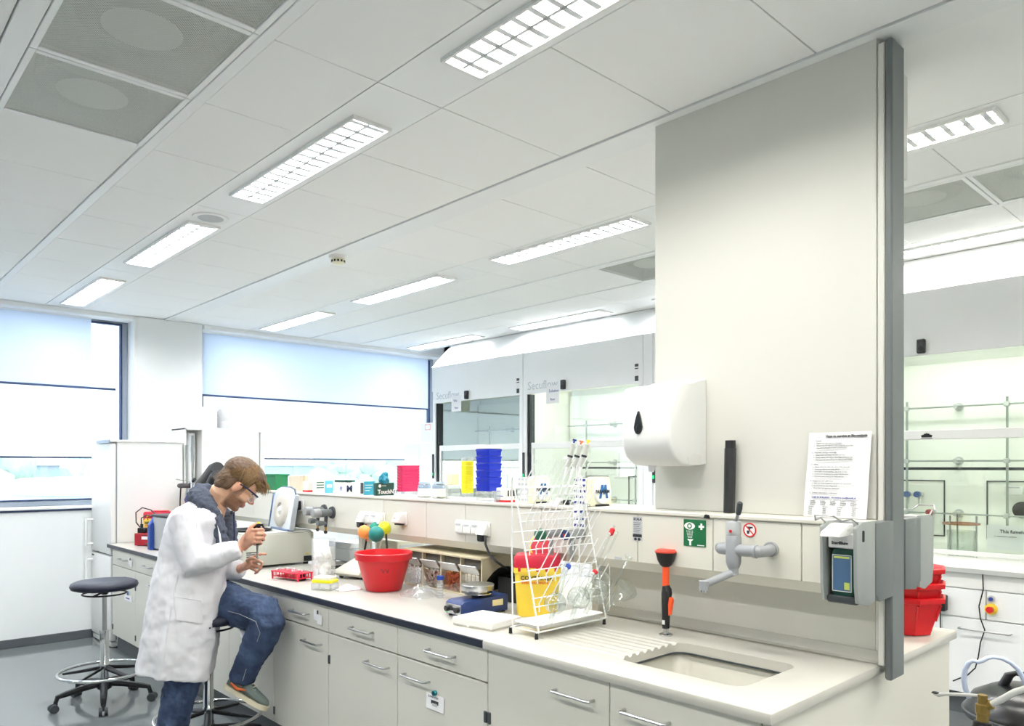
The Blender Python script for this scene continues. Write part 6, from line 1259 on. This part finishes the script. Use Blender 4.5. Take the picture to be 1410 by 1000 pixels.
def P2(name, mb_or_me, m=None, parent=man, smooth=60):
    if isinstance(mb_or_me, MB): o = obj(name, mb_or_me, m, parent, smooth)
    else: o = obj(name, mb_or_me, parent=parent)
    o.data.transform(Matrix.Translation(-mo)); return o
# hair
hairm = mat('hair_brown', '5a4431', .55, var=.35, scale=60, stretch=(1, 1, 1)); hr = MB()
def hh_b(c, r, rot=None):
    M = Matrix.Diagonal((r[0], r[1], r[2], 1)); M = rot @ M if rot is not None else M
    t = bmesh.new(); bmesh.ops.create_uvsphere(t, u_segments=24, v_segments=16, radius=1); t.transform(HM @ Matrix.Translation(c) @ M); hr.merge(t)
hh_b((-.018, 0, .055), (.098, .080, .084)); hh_b((.030, 0, .085), (.070, .068, .050), Matrix.Rotation(.25, 4, 'Y')); hh_b((.070, -.0, .075), (.036, .056, .028), Matrix.Rotation(.5, 4, 'Y'))
hh_b((-.055, 0, .0), (.052, .072, .060)); hh_b((-.065, 0, -.045), (.028, .056, .030))
for sg_ in (-1, 1): hh_b((-.008, sg_*.062, .040), (.042, .020, .030)); hh_b((.020, sg_*.064, .035), (.022, .013, .030)); hh_b((-.040, sg_*.055, -.010), (.022, .020, .045))
P2('hair', remesh(hr, .006, hairm, 2, 'hair', lambda a: crumple(a, .008, .015)))
st_ = MB(); light = mat('hair_blond', '80633f', .5, var=.3, scale=80)
for k in range(420):
    az = random.uniform(-1.9, 1.9); el = random.uniform(.0, 1)
    # roots around the crown, combed forward over the forehead or down the back
    rootp = Vector((-.045+.10*el*math.cos(az*.6), .055*math.sin(az), .135-.03*abs(math.sin(az)))); 
    if k % 3: tgt = Vector((.098+random.uniform(-.03, .028), .055*math.sin(az)+random.uniform(-.015, .015), .045+random.uniform(-.01, .035)))
    else: tgt = Vector((-.105+random.uniform(-.01, .04), .066*math.sin(az), .0+random.uniform(-.06, .05)))
    if k % 5 == 0: tgt = Vector((.01+random.uniform(-.03, .03), math.copysign(.083, az)+random.uniform(-.004, .004), .02+random.uniform(-.015, .02)))
    pts = []
    for q in range(7):
        u = q/6; p = rootp.lerp(tgt, u); ctr = Vector((-.005, 0, .045)); d = p-ctr; R_ = Vector((d.x/.103, d.y/.083, d.z/.090)).length
        p = ctr+d/max(R_, .6)*(1.0+.035*math.sin(k)+(.05*u if k % 7 == 0 else 0)) if R_ < 1.25 else p
        pts.append(HM @ p)
    st_.tube(pts, [.0012, .0016, .0018, .0018, .0015, .001, .0003], 4, cap=False)
for k in range(60):
    y = random.uniform(-.055, .045); b0 = Vector((.070+random.uniform(-.01, .01), y, .10)); e = Vector((.118+random.uniform(-.01, .018), y*1.05+random.uniform(-.01, .01), .058+random.uniform(-.016, .02)))
    mid = (b0+e)/2+Vector((.012, 0, .018)); st_.tube([HM @ (b0*(1-u)**2+mid*2*u*(1-u)+e*u*u) for u in (0, .25, .5, .75, 1)], [.002, .0022, .002, .0014, .0004], 4, cap=False)
so = P2('hair_strands', st_, light); so['kind'] = 'stuff'
eb = MB(); 
for sg_ in (-1, 1): eb.tube([HM @ Vector(p) for p in ((.086, sg_*.014, .036), (.084, sg_*.028, .041), (.072, sg_*.046, .038))], [.003, .004, .002], 6)
P2('eyebrows', eb, mat('brow', '6f5138', .7))
for sg_ in (-1, 1): P2('eye', MB().ball(HM @ Vector((.070, sg_*.030, .012)), .012, 14), mat('eye_dark', '6a5a52', .2))
# safety glasses
gfm = mat('glasses_navy', '18264f', .3); gl_ = MB()
frame = [(-.004, -.080, .012), (.03, -.079, .018), (.075, -.066, .020), (.098, -.045, .020), (.108, -.015, .020), (.108, .015, .020), (.098, .045, .020), (.075, .066, .020), (.03, .079, .018), (-.004, .080, .012)]
gl_.tube([HM @ Vector(p) for p in frame], [.003, .0042, .0052, .0055, .005, .005, .0055, .0052, .0042, .003], 8, flat=.7); P2('glasses_frame', gl_, gfm)
lens = [HM @ Vector((x, y, z)) for x, y, z in ((.074, -.064, .018), (.099, -.044, .018), (.109, -.012, .018), (.109, .012, .018), (.099, .044, .018), (.074, .064, .018))]; low = [HM @ Vector((x, y, z)) for x, y, z in ((.073, -.062, -.018), (.097, -.042, -.024), (.107, -.016, -.014), (.107, .016, -.014), (.097, .042, -.024), (.073, .062, -.018))]
P2('glasses_lens', MB().loft([lens, low], cap=False, closed=False), glass('lens_clear', 'eef3f8', .08))
P2('glasses_lens_rim', MB().tube(low, .0016, 6), mat('rim_pale', 'cfd6e0', .3))
# scarf
scm = mat('scarf_slate', '4d5361', .9, var=.35, scale=120, bump=.5, bscale=250)
sc_ = MB(); sc_.tube([J(300, 700, 4.24), J(282, 688, 4.22), J(270, 683, 4.12), J(272, 685, 4.0), J(284, 695, 3.96), J(294, 712, 3.96), J(302, 732, 3.96), J(308, 752, 3.965), J(311, 768, 3.97)], [.035, .045, .045, .045, .045, .042, .036, .03, .02], 14)
sc_.tube([J(298, 690, 4.2), J(284, 674, 4.16), J(276, 676, 4.05), J(284, 684, 3.99), J(294, 700, 3.985)], [.03, .036, .038, .036, .026], 12)
sc_.tube([J(300, 700, 4.2), J(314, 712, 4.16), J(318, 735, 4.10), J(317, 752, 4.08), J(315, 768, 4.07)], [.03, .036, .034, .03, .02], 12)
P2('scarf', remesh(sc_, .008, scm, 1, 'scarf', lambda a: crumple(a, .03, .022)))
P2('strap', MB().tube([J(322, 705, 4.0), J(323, 735, 3.98), J(322, 760, 3.98), J(319, 772, 3.99)], .005, 8), mat('strap_navy', '1c2342', .6)); P2('clip', MB().ball(J(319, 706, 3.97), .010, 10), M_['black'])
# lab coat
cm_ = mat('coat_cotton', 'dad9dd', .85, var=.02, scale=6, bump=.25, bscale=16, stretch=(1, 1, .4)); co_ = MB()
def cring(y, l, r, b, t_=4.06, slant=0, fold=0, ph=0):
    cx_ = (l+r)/2; c = J(cx_, y, t_); a = (r-l)/2*t_/1041.6; v = Z0.cross(U0); R = []
    for k in range(56):
        th = 2*PI*k/56; s1 = 1+fold*math.sin(th*7+ph)+fold*.6*math.sin(th*11+2*ph)
        cq, sq = math.cos(th), math.sin(th); cq2 = math.copysign(abs(cq)**.62, cq); sq2 = math.copysign(abs(sq)**.75, sq); R.append(c+U0*a*s1*cq2+v*b*s1*sq2-Z0*(slant*cq2))
    return R
co_.loft([cring(688, 266, 298, .075), cring(696, 252, 302, .12), cring(704, 241, 305, .185), cring(716, 234, 307, .20), cring(735, 228, 308, .195, fold=.01), cring(768, 221, 308, .195, fold=.02), cring(800, 212, 307, .225, slant=-.0, fold=.02, ph=.4), cring(838, 205, 302, .25, slant=0, fold=.03, ph=.6),
    cring(875, 200, 296, .26, slant=.01, fold=.035, ph=.8), cring(905, 196, 291, .265, slant=.02, fold=.04, ph=1), cring(922, 194, 288, .268, slant=.032, fold=.04, ph=1.05), cring(922, 196, 286, .26, slant=.032, fold=.04, ph=1.05)])
co_.tube([SR+Z0*.0-D0*-.03, SR, SR.lerp(ER, .35), SR.lerp(ER, .75), ER+Vector((0, 0, -.01)), ER.lerp(WR_, .2), ER.lerp(WR_, .55), ER.lerp(WR_, .9), ER.lerp(WR_, .97)], [.07, .082, .078, .072, .070, .068, .060, .050, .046], 20)
co_.tube([SL, SL.lerp(EL, .5), EL, EL.lerp(WL, .3), EL.lerp(WL, .7), EL.lerp(WL, .92), EL.lerp(WL, .98)], [.08, .075, .07, .066, .058, .052, .046], 20)
# lap part over the thighs
co_.tube([J(286, 812, 4.06), J(300, 826, 4.04), J(306, 836, 4.03)], [.10, .085, .05], 16)
def cloth(a):
    crumple(a, .026, .13); tx = bpy.data.textures.new('cr2', 'CLOUDS'); tx.noise_scale = .045; md = a.modifiers.new('d2', 'DISPLACE'); md.texture = tx; md.strength = .010; md.texture_coords = 'LOCAL'
    md = a.modifiers.new('s2', 'SMOOTH'); md.iterations = 2
P2('lab_coat', remesh(co_, .008, cm_, 5, 'lab_coat', cloth))
P2('coat_flap', MB().loft([[J(318, 847, 4.06), J(334, 853, 4.06), J(348, 860, 4.06)], [J(322, 857, 4.05), J(335, 864, 4.035), J(347, 868, 4.04)], [J(330, 868, 3.99), J(336, 874, 3.97), J(343, 874, 3.99)], [J(336, 880, 3.99), J(338, 881, 3.985), J(340, 879, 3.99)]], cap=False, closed=False), cm_)
def on_coat(px, py): 
    # a point just outside the coat on the camera side
    return px, py
pk = MB(); row0 = []
def coat_hit(px, py, off=.004):
    from mathutils.bvhtree import BVHTree
    global _bvh
    try: _bvh
    except NameError:
        me = [o for o in man.children if o.name.startswith('lab_coat')][0].data; _bvh = BVHTree.FromPolygons([v.co+mo for v in me.vertices], [tuple(p.vertices) for p in me.polygons])
    d = ray(px, py).normalized(); h = _bvh.ray_cast(C0, d); return (h[0]-d*off) if h[0] else att(px, py, 3.85)
grid = [[coat_hit(240+i*6.2+j*.6, 822+j*6.4+i*.9, .006) for i in range(7)] for j in range(6)]
for j in range(5):
    for i in range(6): pk.quad(grid[j][i], grid[j][i+1], grid[j+1][i+1], grid[j+1][i])
bmesh.ops.remove_doubles(pk.b, verts=pk.b.verts[:], dist=1e-5); P2('coat_pocket', pk, cm_)
P2('pocket_seam', MB().tube([coat_hit(240+i*6.2, 822+i*.9, .007) for i in range(7)], .0018, 5), mat('seam_grey', 'd2d1d4', .8))
P2('side_seam', MB().tube([coat_hit(x, y, .001) for x, y in ((246, 790), (240, 815), (234, 850), (229, 885), (226, 912))], .0016, 5), mat('seam_grey', 'd2d1d4', .8))
P2('armhole_seam', MB().tube([coat_hit(x, y, .001) for x, y in ((262, 692), (268, 706), (271, 722), (268, 740))], .0016, 5), mat('seam_grey', 'd2d1d4', .8))
P2('lapel', MB().loft([[coat_hit(288, 690, .01), coat_hit(297, 712, .012)], [coat_hit(294, 700, .014), coat_hit(303, 730, .014)], [coat_hit(299, 722, .012), coat_hit(306, 752, .012)], [coat_hit(304, 756, .008), coat_hit(307, 768, .008)]], cap=False, closed=False), cm_)
P2('coat_button', MB().ball(coat_hit(289, 865, .002), .006, 10, (1, 1, .6)), M_['dgrey'])
# jeans
dn = bpy.data.materials.new('denim'); dn.use_nodes = True; _n = dn.node_tree.nodes; _l = dn.node_tree.links; _p = _n['Principled BSDF']
_c = _n.new('ShaderNodeTexCoord'); _x = _n.new('ShaderNodeTexNoise'); _x.inputs['Scale'].default_value = 9; _x.inputs['Detail'].default_value = 5; _r = _n.new('ShaderNodeValToRGB'); _r.color_ramp.elements[0].position = .35; _r.color_ramp.elements[0].color = lin('1d2c48')+(1,); _r.color_ramp.elements[1].position = .75; _r.color_ramp.elements[1].color = lin('46597a')+(1,)
_l.new(_c.outputs['Object'], _x.inputs['Vector']); _l.new(_x.outputs['Fac'], _r.inputs[0]); _l.new(_r.outputs[0], _p.inputs['Base Color']); _p.inputs['Roughness'].default_value = .85
_b = _n.new('ShaderNodeBump'); _x2 = _n.new('ShaderNodeTexNoise'); _x2.inputs['Scale'].default_value = 35; _l.new(_c.outputs['Object'], _x2.inputs['Vector']); _l.new(_x2.outputs['Fac'], _b.inputs['Height']); _b.inputs['Strength'].default_value = .5; _b.inputs['Distance'].default_value = .01; _l.new(_b.outputs[0], _p.inputs['Normal'])
jn = MB()
jn.tube([HR+Vector((0, 0, .02)), HR.lerp(KR, .3), HR.lerp(KR, .65), J(366, 845, 3.97), J(369, 855, 3.97), J(362, 872, 3.98), J(350, 898, 3.99), J(338, 922, 4.0), J(333, 937, 4.0), J(332.5, 939, 4.0)], [.125, .112, .100, .094, .092, .088, .078, .070, .067, .060], 24)
jn.tube([HL+Vector((0, 0, .02)), HL.lerp(KL, .4), J(258, 890, 3.99), J(255, 925, 3.95), J(246, 960, 3.93), J(237, 1000, 3.92), AL+Vector((0, 0, .03))], [.12, .11, .10, .093, .085, .078, .072], 24)
jn.ball(J(276, 818, 4.08), .14, 20, (1, 1.1, .8))
P2('jeans', remesh(jn, .0075, dn, 3, 'jeans', lambda a: crumple(a, .018, .045)))
P2('jeans_seam', MB().tube([J(x, y, t_) for x, y, t_ in ((304, 839, 3.99), (330, 846, 3.885), (352, 856, 3.87), (358, 872, 3.885), (350, 895, 3.91), (340, 918, 3.927), (334, 938, 3.93))], .0016, 5), mat('stitch', '8d8f94', .8))
# shoes
def shoe(heel, toe, up, name='shoe'):
    L = toe-heel; d = L.normalized(); sd = d.cross(up).normalized(); up = sd.cross(d); ln = L.length; secs = []
    P_s = [(0, .024, .055), (.05, .032, .07), (.2, .036, .082), (.33, .037, .085), (.48, .040, .070), (.65, .047, .055), (.82, .047, .045), (.94, .036, .036), (1.0, .015, .022)]
    up_m, sole = MB(), MB()
    def sec(u, w_, h_, z0=.012):
        c = heel+d*ln*u; return [c+sd*w_*math.cos(a)*(1 if math.sin(a) < .2 else .86)+up*(z0+(h_*(.5+.5*math.sin(a)) if math.sin(a) > -.99 else 0)) for a in [2*PI*k/20 for k in range(20)]]
    up_m.loft([sec(*q) for q in P_s])
    def ss(u, w_, z0, z1): c = heel+d*ln*u; return [c+sd*w_+up*z1, c+sd*w_+up*z0, c-sd*w_+up*z0, c-sd*w_+up*z1]
    sole.loft([ss(u, w_+.004, -.004, .018+(.004 if u > .9 else 0)) for u, w_ in ((-.01, .018), (.02, .028), (.1, .035), (.3, .036), (.5, .040), (.66, .048), (.82, .048), (.93, .038), (.99, .022), (1.015, .010))])
    P2(name, remesh(up_m, .005, mat('shoe_canvas', '5f6a66', .9, var=.15, scale=90, bump=.3, bscale=300), 3, name)); P2('shoe_sole', sole, mat('sole_cream', 'c7bfa6', .7))
    lc = MB()
    for k in range(5):
        u = .40+k*.055; c = heel+d*ln*u+up*(.103-.010*k); lc.tube([c-sd*.024, c+up*.004, c+sd*.024], .0025, 5)
    c = heel+d*ln*.37+up*.112; lc.tube([c, c+sd*.03+up*.02, c+sd*.05+up*.0, c+sd*.03-up*.012, c], .0022, 5); lc.tube([c, c-sd*.03+up*.03, c-sd*.055+up*.02, c-sd*.03+up*.0, c+d*.02], .0022, 5); lc.tube([c, c-sd*.035-up*.01, c-sd*.045-up*.04+d*.01], .0022, 5)
    P2('shoelace', lc, mat('lace_cream', 'd8d2c0', .8))
hl_, to_ = J(311, 946, 4.0), J(366, 978, 3.95)
shoe(hl_, to_, (U0*.45+Z0*.85))
P2('sock', MB().tube([J(332, 932, 4.0), J(332, 940, 4.0), J(334, 949, 3.995)], [.05, .048, .045], 16), mat('sock_olive', '6d6a5a', .9)); P2('shoe_lining', MB().tube([J(318, 941, 3.945), J(326, 949, 3.93), J(338, 951, 3.93)], [.006, .008, .005], 8), mat('lining_orange', 'b5562a', .8))
hl2 = Vector((AL.x, AL.y, .004))-U0*.07; shoe(hl2, hl2+U0*.25-D0*.05, Z0.copy())
# bracelet, held pipette, tube
d_ = (WR_-ER).normalized(); P2('bracelet', MB().tube([WR_+d_*.004+(U0.cross(d_)*math.cos(a)+d_.cross(U0.cross(d_))*math.sin(a))*.031 for a in [2*PI*k/20 for k in range(20)]], .003, 6, closed=True), mat('bracelet_red', '7c1f2c', .6))
P2('bracelet_bead', MB().tube([WR_+d_*-.008+(U0.cross(d_)*math.cos(a)+d_.cross(U0.cross(d_))*math.sin(a))*.033 for a in [2*PI*k/20 for k in range(20)]], .004, 6, closed=True), mat('bead_navy', '24356e', .5))
pp = thing('held_pipette', 'black pipette with yellow button held in the right hand', 'pipette', J(354.5, 735, 3.935)); po = pp.location; q_ = lambda x, y, t_=3.925: J(x, y, t_)-po
obj('grip', MB().tube([q_(356, 724, 3.92), q_(355.5, 728), q_(355, 742), q_(354.5, 750)], [.011, .0135, .011, .008], 12), M_['black'], pp); obj('hook', MB().tube([q_(348, 727, 3.90), q_(354, 724, 3.905), q_(361, 723, 3.91), q_(364, 728, 3.92)], [.006, .009, .008, .004], 8), M_['black'], pp)
obj('push_button', MB().tube([q_(355.8, 724), q_(355.9, 721), q_(355.9, 720.9), q_(356, 719)], [.005, .005, .010, .009], 12), mat('button_yellow', 'f0d832', .35), pp); obj('shaft', MB().tube([q_(354.5, 750), q_(354.3, 758), q_(354, 768, 3.95)], [.007, .0045, .003], 10), M_['mgrey'], pp)
ht_ = thing('held_tube', 'tiny clear tube held between the fingers of the left hand', 'tube', J(354, 771, 3.955)); obj('tube', MB().tube([(0, 0, .018), (0, 0, .004), (0, 0, -.012)], [.0065, .006, .002], 10), M_['plas'], ht_); obj('cap', MB().cyl((.0, 0, .018), (0, 0, .021), .007, seg=12), M_['white'], ht_)
